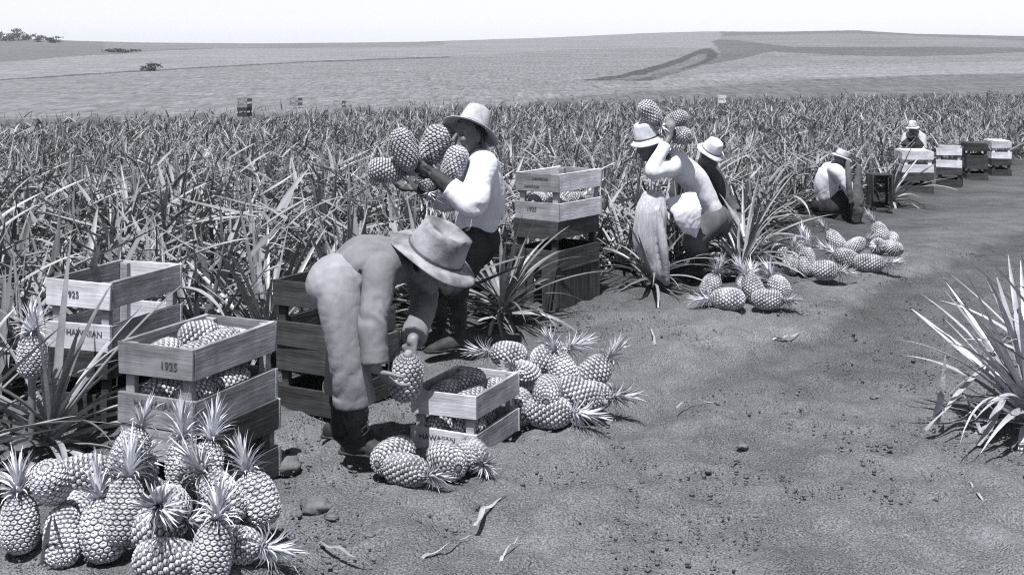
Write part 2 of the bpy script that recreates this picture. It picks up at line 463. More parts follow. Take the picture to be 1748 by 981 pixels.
# shared single leaves for the plants near enough to tell leaf from leaf
leaf_meshes = []
for k, (cu, pw) in enumerate([(5, .6), (14, .7), (24, .7), (38, .8), (55, .8), (80, .8), (18, .55), (100, .8)]):
    V, Q, T = leaf_batch(np.zeros((1, 3)), np.zeros(1), np.zeros(1), np.array([math.radians(cu)]), np.ones(1), np.array([.058]), 10, pw=pw,
                         twist=np.array([[-.5, .3, .6, -.3, .4, -.6, .2, .5][k]]))
    leaf_meshes.append(np_mesh('leaf', V, Q, M['leaf'], True))
sunlit_leaf_meshes = []
for m_ in leaf_meshes:
    c_ = m_.copy(); c_.materials.clear(); c_.materials.append(M['leaf_sunlit']); sunlit_leaf_meshes.append(c_)
CURVES = np.radians([5, 14, 24, 38, 55, 80, 18, 100])

# ------------------------------------------------------------------ pineapples
def fruit_mesh(seed, rows=14, cols=16, L_=.215, R=.074):
    rr = np.random.default_rng(seed)
    V, Q, Tn, tri = [], [], [], []
    q = np.linspace(-.985, .985, 400)
    PR = R * (1 - np.abs(q) ** 2.9) ** .47 * (1.0 - .07 * q)
    PZ_ = q * L_ / 2
    seg = np.hypot(np.diff(PR), np.diff(PZ_)); AL = np.concatenate([[0], np.cumsum(seg)]); AL /= AL[-1]
    CN = np.clip(1.25 - np.abs(q) ** 6, .25, 1)
    def surf(t, a, h):
        t = min(max(t, 0.0), 1.0)
        rad = float(np.interp(t, AL, PR)); z = float(np.interp(t, AL, PZ_)); c = float(np.interp(t, AL, CN))
        return ((rad + h * c) * math.cos(a), (rad + h * c) * math.sin(a), z + h * (1 - c) * (1 if t > .5 else -1))
    da = 2 * math.pi / cols; dt = 1.0 / (rows)
    for r in range(rows):
        for c in range(cols):
            a0 = (c + .5 * (r % 2)) * da + r * .02; t0 = (r + .5) * dt
            hgt = .0042 * rr.uniform(.8, 1.15)
            s = rr.uniform(.85, 1.12)
            ring = [(0, .66), (.5, .33), (.5, -.33), (0, -.66), (-.5, -.33), (-.5, .33)]
            b0 = len(V)
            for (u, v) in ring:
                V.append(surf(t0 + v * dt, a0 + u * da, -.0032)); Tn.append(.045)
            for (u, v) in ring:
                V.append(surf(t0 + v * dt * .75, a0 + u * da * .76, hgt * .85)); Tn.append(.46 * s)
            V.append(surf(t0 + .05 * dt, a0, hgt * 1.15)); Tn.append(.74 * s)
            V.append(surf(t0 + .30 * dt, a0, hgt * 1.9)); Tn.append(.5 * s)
            for k in range(6):
                k2 = (k + 1) % 6
                Q.append((b0 + k, b0 + k2, b0 + 6 + k2, b0 + 6 + k))
                tri.append((b0 + 6 + k, b0 + 6 + k2, b0 + (13 if k in (0, 5) else 12)))
            tri.append((b0 + 12, b0 + 7, b0 + 13)); tri.append((b0 + 12, b0 + 13, b0 + 11))
    # end discs
    for zt, sg in ((0.0, -1), (1.0, 1)):
        b0 = len(V)
        for c in range(16):
            p = surf(zt, c / 16 * 2 * math.pi, -.002); V.append(p); Tn.append(.16)
        V.append((0, 0, (zt - .5) * L_ + sg * .006)); Tn.append(.30)
        for c in range(16):
            tri.append((b0 + c, b0 + (c + 1) % 16, b0 + 16) if sg > 0 else (b0 + (c + 1) % 16, b0 + c, b0 + 16))
    me = np_mesh('fruit', np.array(V), np.array(Q), M['fruit'], False, np.array(Tn), np.array(tri))
    return me
fruit_meshes = [fruit_mesh(1, 14, 16, .218, .070), fruit_mesh(2, 15, 16, .235, .070), fruit_mesh(3, 13, 16, .20, .071)]
def crown_mesh(seed, n=56, size=.15):
    rr = np.random.default_rng(seed)
    f = np.linspace(0, 1, n)
    az = np.arange(n) * 2.39996 + rr.normal(0, .15, n)
    el = np.radians(88 - 62 * f ** 1.1 + rr.normal(0, 5, n))
    cu = np.radians(12 + 70 * f + rr.normal(0, 12, n))
    le = size * (.95 - .45 * f) * rr.uniform(.85, 1.15, n)
    wi = rr.uniform(.012, .018, n)
    base = np.stack([np.cos(az) * .012 * f, np.sin(az) * .012 * f, .002 + .03 * (1 - f)], -1)
    to = rr.uniform(.26, .85, n)
    B = Batch(); B.add(*leaf_batch(base, az, el, cu, le, wi, 4, to, w0=.9, pw=.7))
    return B.mesh('crown', M['crown'])
crown_meshes = [crown_mesh(11), crown_mesh(12, 64, .17), crown_mesh(13, 48, .14), crown_mesh(14, 44, .12)]
PINE_N = [0]
def pineapple(loc, direction, label, group, scale=1.0, crown=True, ci=None, spin=None):
    k = PINE_N[0]; PINE_N[0] += 1
    q = Vector(direction).normalized().to_track_quat('Z', 'Y') @ Quaternion((0, 0, 1), k * 1.7 if spin is None else spin)
    e = empty('pineapple', loc)
    e.rotation_mode = 'QUATERNION'; e.rotation_quaternion = q
    e.scale = (scale * random.uniform(.92, 1.02), scale * random.uniform(.92, 1.02), scale * random.uniform(.92, 1.05))
    fm = fruit_meshes[k % 3]
    link('fruit', fm, e)
    if crown:
        cm = crown_meshes[(k * 7 + k // 3) % 4 if ci is None else ci]
        c = link('crown', cm, e, (0, 0, [.218, .235, .20][k % 3] / 2 - .004))
        c.rotation_euler = (random.uniform(-.12, .12), random.uniform(-.12, .12), random.uniform(0, 6))
    else:
        s = link('stem_stub', stub_mesh, e, (0, 0, [.218, .235, .20][k % 3] / 2))
    tag(e, label, 'pineapple', group)
    return e
def lathe(prof, n=20):
    V = []; Q = []
    for (r, z) in prof:
        for k in range(n):
            a = 2 * math.pi * k / n; V.append((r * math.cos(a), r * math.sin(a), z))
    for i in range(len(prof) - 1):
        for k in range(n):
            Q.append((i * n + k, i * n + (k + 1) % n, (i + 1) * n + (k + 1) % n, (i + 1) * n + k))
    return np.array(V), np.array(Q)
V_, Q_ = lathe([(.001, .022), (.014, .020), (.016, .0), (.017, -.012)], 10)
stub_mesh = np_mesh('stem_stub', V_, Q_, M['dry_leaf'], True)

# ------------------------------------------------------------------ crates
def board_mesh(name, sx, sy, sz, seed, mt):
    """a sawn board with eased, slightly uneven edges"""
    rr = random.Random(seed)
    bm = bmesh.new()
    bmesh.ops.create_cube(bm, size=1.0)
    for v in bm.verts:
        v.co = Vector((v.co.x * sx, v.co.y * sy, v.co.z * sz))
        v.co += Vector((rr.uniform(-1, 1), rr.uniform(-.3, .3), rr.uniform(-1, 1))) * .0036
    bmesh.ops.bevel(bm, geom=bm.edges[:], offset=.0022, segments=1, affect='EDGES')
    me = bpy.data.meshes.new(name); bm.to_mesh(me); bm.free()
    me.materials.append(mt)
    return me
CW, CL, CH, TH = .36, .56, .32, .018
BM = {}
for wk in ('wood', 'wood_pale', 'wood_dark'):
    BM[wk] = dict(
        end=[board_mesh('end_board', CW, TH, .122, s, M[wk]) for s in (1, 2)],
        side=[board_mesh('side_board', CL - 2 * TH - .003, TH, .122, s, M[wk]) for s in (3, 4)],
        post=board_mesh('corner_post', .045, .030, CH - .012, 5, M[wk]),
        slat=board_mesh('bottom_slat', CW - .05, .105, .012, 6, M[wk]))
def text_mesh(body, size, bold=False):
    cu = bpy.data.curves.new('lettering', 'FONT')
    cu.body = body; cu.size = size; cu.align_x = 'CENTER'; cu.align_y = 'CENTER'; cu.extrude = .0004
    cu.offset = .0005 if bold else 0
    o = bpy.data.objects.new('lettering_tmp', cu); COL.objects.link(o)
    dg = bpy.context.evaluated_depsgraph_get()
    me = bpy.data.meshes.new_from_object(o.evaluated_get(dg))
    bpy.data.objects.remove(o)
    me.materials.clear(); me.materials.append(M['ink'])
    me.name = 'lettering'
    return me
TXT = {'HAWAIIAN': text_mesh('HAWAIIAN', .040, True), '1925': text_mesh('1925', .042, True), 'HAWAIIAN_S': text_mesh('HAWAIIAN', .026, True)}
def crate(near, z, yaw, label, group, kind='wood', letters=(), pale_side=False, scale=(1, 1, 1), tilt=None, end_kind=None, side_kind=None):
    """near = (x, y) of the corner local(+W/2, -L/2); letters: (text, 'end'|'side', 'upper'|'lower', offset)"""
    c, s = math.cos(yaw), math.sin(yaw)
    lx, ly = CW / 2 * scale[0], -CL / 2 * scale[1]
    ox, oy = near[0] - (c * lx - s * ly), near[1] - (s * lx + c * ly)
    e = empty('crate', (ox, oy, z), (0, 0, yaw))
    e.scale = scale
    ek = BM[end_kind or kind]; sk = BM[side_kind or kind]; k0 = BM[kind]
    zl, zu = .061, CH - .061
    for ys in (-1, 1):
        for i, zz in enumerate((zl, zu)):
            link('end_board', ek['end'][i], e, (0, ys * (CL / 2 - TH / 2), zz + random.uniform(-.002, .002)), (0, random.gauss(0, .007), 0))
    for xs in (-1, 1):
        for i, zz in enumerate((zl, zu)):
            link('side_board', sk['side'][i], e, (xs * (CW / 2 - TH / 2), 0, zz + random.uniform(-.002, .002)), (0, random.gauss(0, .004), math.pi / 2))
    for xs in (-1, 1):
        for ys in (-1, 1):
            link('corner_post', k0['post'], e, (xs * (CW / 2 - TH - .024), ys * (CL / 2 - TH - .017), CH / 2))
    for i in range(5):
        link('bottom_slat', k0['slat'], e, (0, -CL / 2 + .062 + i * .109, .010))
    for (tx, face, lvl, off, dz) in letters:
        me = TXT[tx]
        zz = (zl if lvl == 'lower' else zu) + dz
        if face == 'end':
            link('lettering', me, e, (off, -CL / 2 - .0022, zz), (math.pi / 2, 0, 0))
        else:
            link('lettering', me, e, (CW / 2 + .0022, off, zz), (math.pi / 2, 0, math.pi / 2))
    tag(e, label, 'crate', group)
    return e

# ------------------------------------------------------------------ people
def tube(pts, rad, side=None, n=14, cap='round', fold=None):
    """closed tube through pts; rad items are r or (half width along side, half depth)"""
    pts = [Vector(p) for p in pts]
    R = [(r, r) if isinstance(r, (int, float)) else r for r in rad]
    # subdivide with catmull-rom for smooth limbs
    P2, R2 = [], []
    m = len(pts)
    for i in range(m - 1):
        p0, p1, p2, p3 = pts[max(i - 1, 0)], pts[i], pts[i + 1], pts[min(i + 2, m - 1)]
        kk = 14 if fold else 5
        for k in range(kk):
            t = k / kk
            q = .5 * ((2 * p1) + (p2 - p0) * t + (2 * p0 - 5 * p1 + 4 * p2 - p3) * t * t + (3 * p1 - p0 - 3 * p2 + p3) * t ** 3)
            P2.append(q); s = t * t * (3 - 2 * t)
            R2.append((R[i][0] * (1 - s) + R[i + 1][0] * s, R[i][1] * (1 - s) + R[i + 1][1] * s))
    P2.append(pts[-1]); R2.append(R[-1])
    tan = [(P2[min(i + 1, len(P2) - 1)] - P2[max(i - 1, 0)]).normalized() for i in range(len(P2))]
    rings = []
    slen = [0.0]
    for i in range(1, len(P2)): slen.append(slen[-1] + (P2[i] - P2[i - 1]).length)
    if fold: n = 28
    def gather(sl, a):
        # cloth folds that run round (or along) the limb: fold = (amount, per metre along, round, centre, width, seed)
        am, fl, fr, c, w, sd = fold[:6]
        k = am * ((fold[6] if len(fold) > 6 else .15) + math.exp(-((sl - c) / w) ** 2))
        v = mnoise.noise(Vector((math.cos(a) * fr + sd, math.sin(a) * fr, (sl + .03 * math.sin(a + sd)) * fl)))
        v2 = mnoise.noise(Vector((math.cos(a) * fr * .6 - sd, math.sin(a) * fr * .6, sl * fl * .45 + sd)))
        return 1 + k * (.05 * v2 - 1.25 * max(0, 1 - 3.0 * abs(v)) ** 1.3 + .2)
    if side is None:
        side = Vector((0.31, 0.2, 0.93)) if abs(tan[0].z) < .8 else Vector((.9, .3, .1))
    side = Vector(side)
    def ring(p, t, a, b, sl=None):
        u = (side - t * side.dot(t)).normalized(); v = t.cross(u)
        if fold and sl is not None:
            out = []
            for k in range(n):
                an = 2 * math.pi * k / n; g = gather(sl, an)
                out.append(p + u * (a * g * math.cos(an)) + v * (b * g * math.sin(an)))
            return out
        return [p + u * (a * math.cos(2 * math.pi * k / n)) + v * (b * math.sin(2 * math.pi * k / n)) for k in range(n)]
    c0, c1 = cap if isinstance(cap, tuple) else (cap, cap)
    if c0 == 'round':
        for f in (.15, .5, .85):
            a = math.acos(f) if f < 1 else 0
            d = math.sqrt(max(0, 1 - f * f))
            rings.append(ring(P2[0] - tan[0] * min(R2[0]) * d, tan[0], R2[0][0] * f, R2[0][1] * f))
    else:
        rings.append(ring(P2[0], tan[0], R2[0][0] * .3, R2[0][1] * .3))
    for p, t, r, sl in zip(P2, tan, R2, slen):
        rings.append(ring(p, t, r[0], r[1], sl))
    if c1 == 'round':
        for f in (.85, .5, .15):
            d = math.sqrt(max(0, 1 - f * f))
            rings.append(ring(P2[-1] + tan[-1] * min(R2[-1]) * d, tan[-1], R2[-1][0] * f, R2[-1][1] * f))
    else:
        rings.append(ring(P2[-1], tan[-1], R2[-1][0] * .3, R2[-1][1] * .3))
    V = [tuple(q) for r in rings for q in r]
    Q = [(i * n + k, i * n + (k + 1) % n, (i + 1) * n + (k + 1) % n, (i + 1) * n + k) for i in range(len(rings) - 1) for k in range(n)]
    return V, Q, [tuple(range(n))[::-1], tuple((len(rings) - 1) * n + k for k in range(n))]

def ball(c, rx, ry, rz, axes=None, n=14):
    """ellipsoid with semi-axes along axes=(x, y, z)"""
    c = Vector(c)
    ax = axes or (Vector((1, 0, 0)), Vector((0, 1, 0)), Vector((0, 0, 1)))
    V = []; Q = []
    m = 9
    for i in range(m):
        ph = math.pi * (i + .35) / (m - .3)
        for k in range(n):
            a = 2 * math.pi * k / n
            V.append(tuple(c + ax[0] * (rx * math.sin(ph) * math.cos(a)) + ax[1] * (ry * math.sin(ph) * math.sin(a)) - ax[2] * (rz * math.cos(ph))))
    for i in range(m - 1):
        for k in range(n):
            Q.append((i * n + k, i * n + (k + 1) % n, (i + 1) * n + (k + 1) % n, (i + 1) * n + k))
    return V, Q, [tuple(range(n))[::-1], tuple((m - 1) * n + k for k in range(n))]

def fuse(name, pieces, voxel, mt, smooth=3, wrinkle=0.0, wscale=14.0, origin=Vector((0, 0, 0)), folds=None):
    """one continuous skin over overlapping pieces"""
    V, Fc = [], []
    for (v, q, caps) in pieces:
        b0 = len(V); V += v
        Fc += [tuple(i + b0 for i in f) for f in q] + [tuple(i + b0 for i in f) for f in caps]
    me = bpy.data.meshes.new(name)
    me.from_pydata([tuple(Vector(p) - origin) for p in V], [], Fc)
    bm = bmesh.new(); bm.from_mesh(me); bmesh.ops.recalc_face_normals(bm, faces=bm.faces[:]); bm.to_mesh(me); bm.free()
    o = bpy.data.objects.new(name + '_tmp', me); COL.objects.link(o)
    md = o.modifiers.new('r', 'REMESH'); md.mode = 'VOXEL'; md.voxel_size = voxel; md.use_smooth_shade = True
    if smooth:
        sm = o.modifiers.new('s', 'SMOOTH'); sm.factor = .5; sm.iterations = smooth
    dg = bpy.context.evaluated_depsgraph_get()
    out = bpy.data.meshes.new_from_object(o.evaluated_get(dg))
    bpy.data.objects.remove(o); bpy.data.meshes.remove(me)
    if wrinkle:
        n = len(out.vertices)
        co = np.empty(n * 3, np.float32); out.vertices.foreach_get('co', co); co = co.reshape(-1, 3)
        nn = np.empty(n * 3, np.float32); out.vertex_normals.foreach_get('vector', nn); nn = nn.reshape(-1, 3)
        d = np.empty(n, np.float32)
        for i in range(n):
            p = Vector(co[i]) + origin
            warp = mnoise.noise(p * 5) * .8
            w = mnoise.noise(p * wscale * .45)
            a_, b_ = p.x + .55 * p.z, p.z - .55 * p.x
            w2 = 1 - 2.4 * abs(mnoise.noise(Vector((a_ * wscale * .45 + warp, p.y * wscale * .5, b_ * wscale * .85 + warp))))
            a_, b_ = p.x - .7 * p.z, p.z + .7 * p.x
            c1 = 1 - 2.4 * abs(mnoise.noise(Vector((a_ * wscale * .4 + 9, p.y * wscale * .45 + warp, b_ * wscale * .7))))
            mk = min(max(mnoise.noise(p * 4.5 + Vector((3, 1, 2))) * 1.6 + .45, 0), 1)
            d[i] = w * wrinkle * .35 - (max(w2, 0) ** 2 * mk + max(c1, 0) ** 2 * (1 - mk)) * wrinkle * 1.8
        out.vertices.foreach_set('co', (co + nn * d[:, None]).ravel())
    out.materials.clear(); out.materials.append(mt)
    out.name = name
    out.polygons.foreach_set('use_smooth', np.ones(len(out.polygons), bool))
    out.update()
    return out

def hand(wrist, fwd, nrm, mirror=1, curl=.5, size=1.0, r=.0088, spread=1.0):
    """palm and five fingers; fwd = towards fingertips, nrm = direction the palm faces"""
    f = Vector(fwd).normalized(); nr = Vector(nrm); nr = (nr - f * nr.dot(f)).normalized()
    sd = f.cross(nr) * mirror                      # towards the thumb
    pcs = [tube([wrist - f * .01, wrist + f * .03 * size, wrist + f * .075 * size, wrist + f * .095 * size],
                [(.026 * size, .021 * size), (.034 * size, .016 * size), (.042 * size, .014 * size), (.038 * size, .012 * size)], side=sd, n=12)]
    for k, (off, ln) in enumerate(((.030, .070), (.010, .080), (-.011, .074), (-.031, .058))):
        b = wrist + f * (.088 - abs(off) * .15) * size + sd * off * size
        d = (f + sd * off * 2.2 * spread).normalized(); pts = [b]
        ang = 0
        for seg, fr in enumerate((.45, .32, .26)):
            ang += curl * (.75, .85, .6)[seg]
            dd = d * math.cos(ang) + nr * math.sin(ang)
            b = b + dd * ln * fr * size; pts.append(b)
        pcs.append(tube(pts, [r * size * 1.05, r * size, r * size * .95, r * size * .8], n=8))
    b = wrist + f * .028 * size + sd * .030 * size
    d1 = (f * .55 + sd * .75 + nr * .35).normalized(); d2 = (f * .85 + sd * .3 + nr * (.2 + curl * .5)).normalized()
    pcs.append(tube([b, b + d1 * .036 * size, b + d1 * .036 * size + d2 * .034 * size, b + d1 * .036 * size + d2 * .060 * size],
                    [r * 1.5 * size, r * 1.2 * size, r * 1.05 * size, r * .85 * size], n=8))
    return pcs

def head_pieces(c, up, fwd, s=1.0):
    up = Vector(up).normalized(); fw = Vector(fwd); fw = (fw - up * fw.dot(up)).normalized(); rt = fw.cross(up)
    ax = (rt, fw, up)
    p = [ball(c + up * .02 * s, .074 * s, .092 * s, .100 * s, ax),
         ball(c + fw * .030 * s - up * .050 * s, .055 * s, .058 * s, .070 * s, ax),
         ball(c + fw * .060 * s - up * .098 * s, .027 * s, .024 * s, .020 * s, ax),
         tube([c + fw * .088 * s + up * .012 * s, c + fw * .104 * s - up * .018 * s, c + fw * .112 * s - up * .034 * s], [.009 * s, .012 * s, .015 * s], n=8),
         ball(c + fw * .078 * s + up * .026 * s, .050 * s, .016 * s, .012 * s, ax),
         ball(c + fw * .082 * s - up * .066 * s, .024 * s, .013 * s, .012 * s, ax)]
    for q in (-1, 1):
        p.append(ball(c + rt * q * .076 * s - up * .004 * s - fw * .005 * s, .010 * s, .020 * s, .032 * s, ax))
        p.append(ball(c + rt * q * .034 * s + fw * .068 * s - up * .022 * s, .024 * s, .018 * s, .020 * s, ax))
    return p, ax

def hat_mesh(mt, brim=(.19, .17), crown_r=(.085, .098), crown_h=.13, droop=.02, curl=.0, dent=.02, top=.72, thick=.006, wob=.008, seed=0, cave=0.0, lump=.03):
    """brimmed hat, brim plane at z=0, crown up, front towards +y"""
    n = 40; rr = random.Random(seed)
    ph = [rr.uniform(0, 6.28) for _ in range(4)]
    prof = [('b', 1.0), ('b', .8), ('b', .55), ('b', .25), ('b', 0.0), ('c', .10), ('c', .30), ('c', .55), ('c', .78), ('c', .92), ('t', .85), ('t', .55), ('t', .2)]
    def build(off):
        V = []
        for kind, t in prof:
            for k in range(n):
                a = 2 * math.pi * k / n; ca, sa = math.cos(a), math.sin(a)
                if kind == 'b':
                    rx = crown_r[0] + (brim[0] - crown_r[0]) * t; ry = crown_r[1] + (brim[1] - crown_r[1]) * t
                    z = -droop * t ** 1.5 + curl * (ca * ca) * t * t + wob * t * (math.sin(2 * a + ph[0]) + .6 * math.sin(3 * a + ph[1]))
                    x, y = rx * ca, ry * sa
                elif kind == 'c':
                    k2 = 1 - (1 - top) * t ** 1.6
                    x, y = crown_r[0] * ca * k2, crown_r[1] * sa * k2
                    z = crown_h * t
                    f = 1 + .05 * math.sin(2 * a + ph[2]) * t + lump * (math.sin(3 * a + ph[3] + 4 * t) + .7 * math.sin(5 * a + ph[2] - 5 * t)) * t
                    x *= f; y *= f
                    x *= 1 - cave * max(0, sa) * t
                else:
                    k2 = top * t
                    x, y = crown_r[0] * ca * k2, crown_r[1] * sa * k2
                    z = crown_h * (1.02 if t > .7 else 1.0) - dent * (1 - t) * 1.2
                V.append(Vector((x, y, z + off)))
        return V
    Vo = build(0); m = len(prof)
    # thickness: an inner skin
    Vi = []
    for i, (kind, t) in enumerate(prof):
        for k in range(n):
            v = Vo[i * n + k]
            if kind == 'b': Vi.append(Vector((v.x, v.y, v.z - thick)) if t > 0 else Vector((v.x * .95, v.y * .95, v.z - thick)))
            else: Vi.append(Vector((v.x * .93, v.y * .93, v.z - thick)))
    V = Vo + Vi; Q = []
    o2 = m * n
    for i in range(m - 1):
        for k in range(n):
            k2 = (k + 1) % n
            Q.append((i * n + k, i * n + k2, (i + 1) * n + k2, (i + 1) * n + k))
            Q.append((o2 + i * n + k2, o2 + i * n + k, o2 + (i + 1) * n + k, o2 + (i + 1) * n + k2))
    for k in range(n):
        Q.append((o2 + k, o2 + (k + 1) % n, (k + 1) % n, k))
    caps = [tuple((m - 1) * n + k for k in range(n)), tuple(o2 + (m - 1) * n + k for k in range(n))[::-1]]
    me = bpy.data.meshes.new('hat')
    me.from_pydata([tuple(v) for v in V], [], Q + caps)
    me.materials.append(mt)
    me.polygons.foreach_set('use_smooth', np.ones(len(me.polygons), bool)); me.update()
    # band
    bV, bQ = [], []
    for j, (t, g) in enumerate(((.015, 1.025), (.10, 1.02))):
        for k in range(n):
            a = 2 * math.pi * k / n; k2 = 1 - (1 - top) * t ** 1.6
            bV.append((crown_r[0] * math.cos(a) * k2 * g, crown_r[1] * math.sin(a) * k2 * g, crown_h * t))
    for k in range(n):
        bQ.append((k, (k + 1) % n, n + (k + 1) % n, n + k))
    return me, np_mesh('hat_band', np.array(bV), np.array(bQ), M['midcloth'], True)

def place_axes(o, loc, up, fwd, root):
    up = Vector(up).normalized(); fw = Vector(fwd); fw = (fw - up * fw.dot(up)).normalized(); rt = fw.cross(up)
    Mx = Matrix((rt, fw, up)).transposed().to_4x4(); Mx.translation = Vector(loc) - root
    o.matrix_local = Mx

def boots(root, k, a, toe, mt, top=.30, rs=.062, name='boot'):
    """laced boot: shaft up the shin, foot, sole, laces"""
    k = Vector(k); a = Vector(a); o = Vector(root.location)
    t = (k - a).normalized(); toe = Vector(toe).normalized()
    heel = a - toe * .05; zf = a.z - .075
    ps = [tube([a + t * top, a + t * top * .5, a + t * .05, a - Vector((0, 0, .02))], [rs, rs * .95, .044, .043], n=12, cap='flat'),
          tube([Vector((heel.x, heel.y, zf + .045)), Vector((a.x, a.y, zf + .05)) + toe * .06, Vector((a.x, a.y, zf + .038)) + toe * .14, Vector((a.x, a.y, zf + .030)) + toe * .19],
               [(.036, .045), (.042, .050), (.046, .036), (.038, .026)], side=toe.cross(Vector((0, 0, 1))), n=12)]
    me = fuse(name, ps, .009, mt, 3, .0035, 30, o)
    b = link(name, me, root)
    sole = fuse('sole', [tube([Vector((heel.x, heel.y, zf + .024)) - toe * .03, Vector((a.x, a.y, zf + .024)) + toe * .05, Vector((a.x, a.y, zf + .024)) + toe * .15, Vector((a.x, a.y, zf + .024)) + toe * .215],
               [(.036, .012), (.040, .012), (.050, .012), (.036, .012)], side=toe.cross(Vector((0, 0, 1))), n=12)], .008, M['boot'], 1, 0, 10, o)
    link('sole', sole, b)
    # laces
    ls = []
    for i in range(6):
        q = a + t * (.04 + i * top * .13)
        sdv = toe.cross(t).normalized()
        rr = .047 + .002 * i
        fr = (toe - t * toe.dot(t)).normalized()
        ls.append(tube([q + sdv * .03 + fr * (rr * .78), q + fr * (rr + .004) + t * .012, q - sdv * .03 + fr * (rr * .78) + t * .02], [.0028] * 3, n=6))
    V, Fc = [], []
    for (v, qd, caps) in ls:
        b0 = len(V); V += [tuple(Vector(p) - o) for p in v]; Fc += [tuple(i + b0 for i in f) for f in qd]
    link('laces', np_mesh('laces', np.array(V), np.array(Fc), M['dry_leaf'], True), b)
    return b

def person(label, base, J, shirt, trousers, group=None, voxel=.007, skin='skin', shirt_r=1.0, leg_r=(.115, .105, .098), sleeve_end=.93,
           trouser_end=.55, hat=None, hat_kw=None, hat_up=None, hat_fwd=None, hat_off=.055, hands=None, gloves=None, boot=True, shin='darkcloth', collar=None,
           bot_top=.30, toes=None, simple=False, sleeve_r=(.082, .072, .052), torso_k=(1, 1)):
    o = Vector(base)
    root = empty('person', o)
    tag(root, label, 'person', group)
    sdv = Vector(J['side']).normalized() if 'side' in J else (J['shR'] - J['shL']).normalized()
    pel = (J['hipL'] + J['hipR']) / 2; nk = J['neck']
    hp, ax = head_pieces(J['head'], J['hup'], J['hfw'])
    body = list(hp)
    mid = J.get('mid', pel.lerp(nk, .5))
    body += [tube([pel, mid, pel.lerp(nk, .8), nk], [(.105, .07), (.105, .07), (.118, .07), (.06, .055)], side=sdv)]
    body += [tube([nk - (J['head'] - nk) * .2, nk, J['head'] - Vector(J['hup']) * .05], [.06, .052, .055])]
    for q in 'LR':
        body.append(tube([nk.lerp(J['sh' + q], .4), J['sh' + q], J['el' + q], J['wr' + q]], [.06, .052, .040, .026]))
        body.append(tube([J['hip' + q].lerp(J['kn' + q], .05), J['hip' + q].lerp(J['kn' + q], .2), J['kn' + q], J['an' + q]], [.055, .062, .050, .036]))
        body.append(tube([pel, J['hip' + q].lerp(pel, .15), J['hip' + q].lerp(J['kn' + q], .12)], [.06, .052, .055]))
    for hd in (hands or []):
        body += hand(**hd)
    link('body', fuse('body', body, voxel, M[skin], 2, 0, 10, o), root)
    # face
    c = J['head']
    for q in (-1, 1):
        e = fuse('eye', [ball(c + ax[0] * q * .031 + ax[1] * .084 + ax[2] * .006, .013, .008, .006, ax, 8)], .003, M['eye'], 0, 0, 10, o) if not simple else None
        if e: link('eye', e, root)
    if not simple:
        m_ = fuse('mouth', [ball(c + ax[1] * .093 - ax[2] * .066, .022, .006, .004, ax, 8)], .003, M['eye'], 0, 0, 10, o)
        link('mouth', m_, root)
        hr = fuse('hair', [ball(c + ax[2] * .03 - ax[1] * .022, .080, .088, .098, ax)], .010, M['eye'], 2, .002, 60, o)
        link('hair', hr, root)
    # trousers
    tk = torso_k
    tr = [tube([pel + (nk - pel).normalized() * .09, pel + (nk - pel).normalized() * .02, pel - (nk - pel).normalized() * .05],
               [(.105 * tk[0], .080 * tk[1]), (.168 * tk[0], .128 * tk[1]), (.15 * tk[0], .12 * tk[1])], side=sdv)]
    up_ = (nk - pel).normalized(); fr_ = sdv.cross(up_).normalized()
    tr.append(ball(pel - up_ * .015, .178 * tk[0], .148 * tk[1], .145, (sdv, fr_, up_)))
    for q in 'LR':
        e = J['kn' + q].lerp(J['an' + q], trouser_end)
        tr.append(tube([e + (J['kn' + q] - e).normalized() * .035, e, e - (J['kn' + q] - e).normalized() * .004], [leg_r[2] * 1.05] * 3, cap='flat', n=24))
        tr.append(tube([J['hip' + q].lerp(pel, .25), J['hip' + q].lerp(J['kn' + q], .3), J['kn' + q], e], [leg_r[0], leg_r[0] * .98, leg_r[1], leg_r[2]], cap=('round', 'flat'), fold=(.06, 8, 1.1, .40, .09, 3.1 + len(tr), .0)))
    link('trousers', fuse('trousers', tr, .008 if not simple else .014, M[trousers], 2, .0008, 26, o), root)
    # shirt
    tdir = (nk - pel).normalized()
    stk = [tube([pel + tdir * .03, pel + tdir * .08, pel.lerp(mid, .6), mid, mid.lerp(nk, .55), nk - tdir * .03],
               [(.130 * tk[0], .100 * tk[1]), (.160 * tk[0], .124 * tk[1]), (.167 * tk[0], .125 * tk[1]), (.168 * tk[0], .128 * tk[1]), (.178 * tk[0], .125 * tk[1]), (.095, .085)], side=sdv, fold=(.06, 9, 1.4, .08, .10, 1.3))]
    for q in 'LR':
        e = J['el' + q].lerp(J['wr' + q], sleeve_end)
        stk.append(tube([e + (J['el' + q] - e).normalized() * .055, e, e - (J['el' + q] - e).normalized() * .004], [sleeve_r[2] * 1.10, sleeve_r[2] * 1.06, sleeve_r[2] * 1.06], cap='flat', n=24))
        stk.append(tube([nk.lerp(J['sh' + q], .35) - tdir * .03, J['sh' + q] - tdir * .01, J['sh' + q].lerp(J['el' + q], .5), J['el' + q], e],
                       [.085, sleeve_r[0], sleeve_r[0] * .98, sleeve_r[1], sleeve_r[2]], cap=('round', 'flat'), fold=(.14, 12, .8, .34, .08, 7.7 + len(stk) * 3, .06)))
    link('shirt', fuse('shirt', stk, .008 if not simple else .014, M[shirt], 1, .0010 * shirt_r, 26, o), root)
    if collar:
        hu = Vector(J['hup']).normalized()
        cl = [tube([nk + (J['head'] - nk) * .12 + v for v in ring_pts((J['head'] - nk).normalized(), .068)], [(.022, .016)] * 10, n=8)]
        link('neckerchief', fuse('neckerchief', cl, .009, M[collar], 3, .004, 30, o), root)
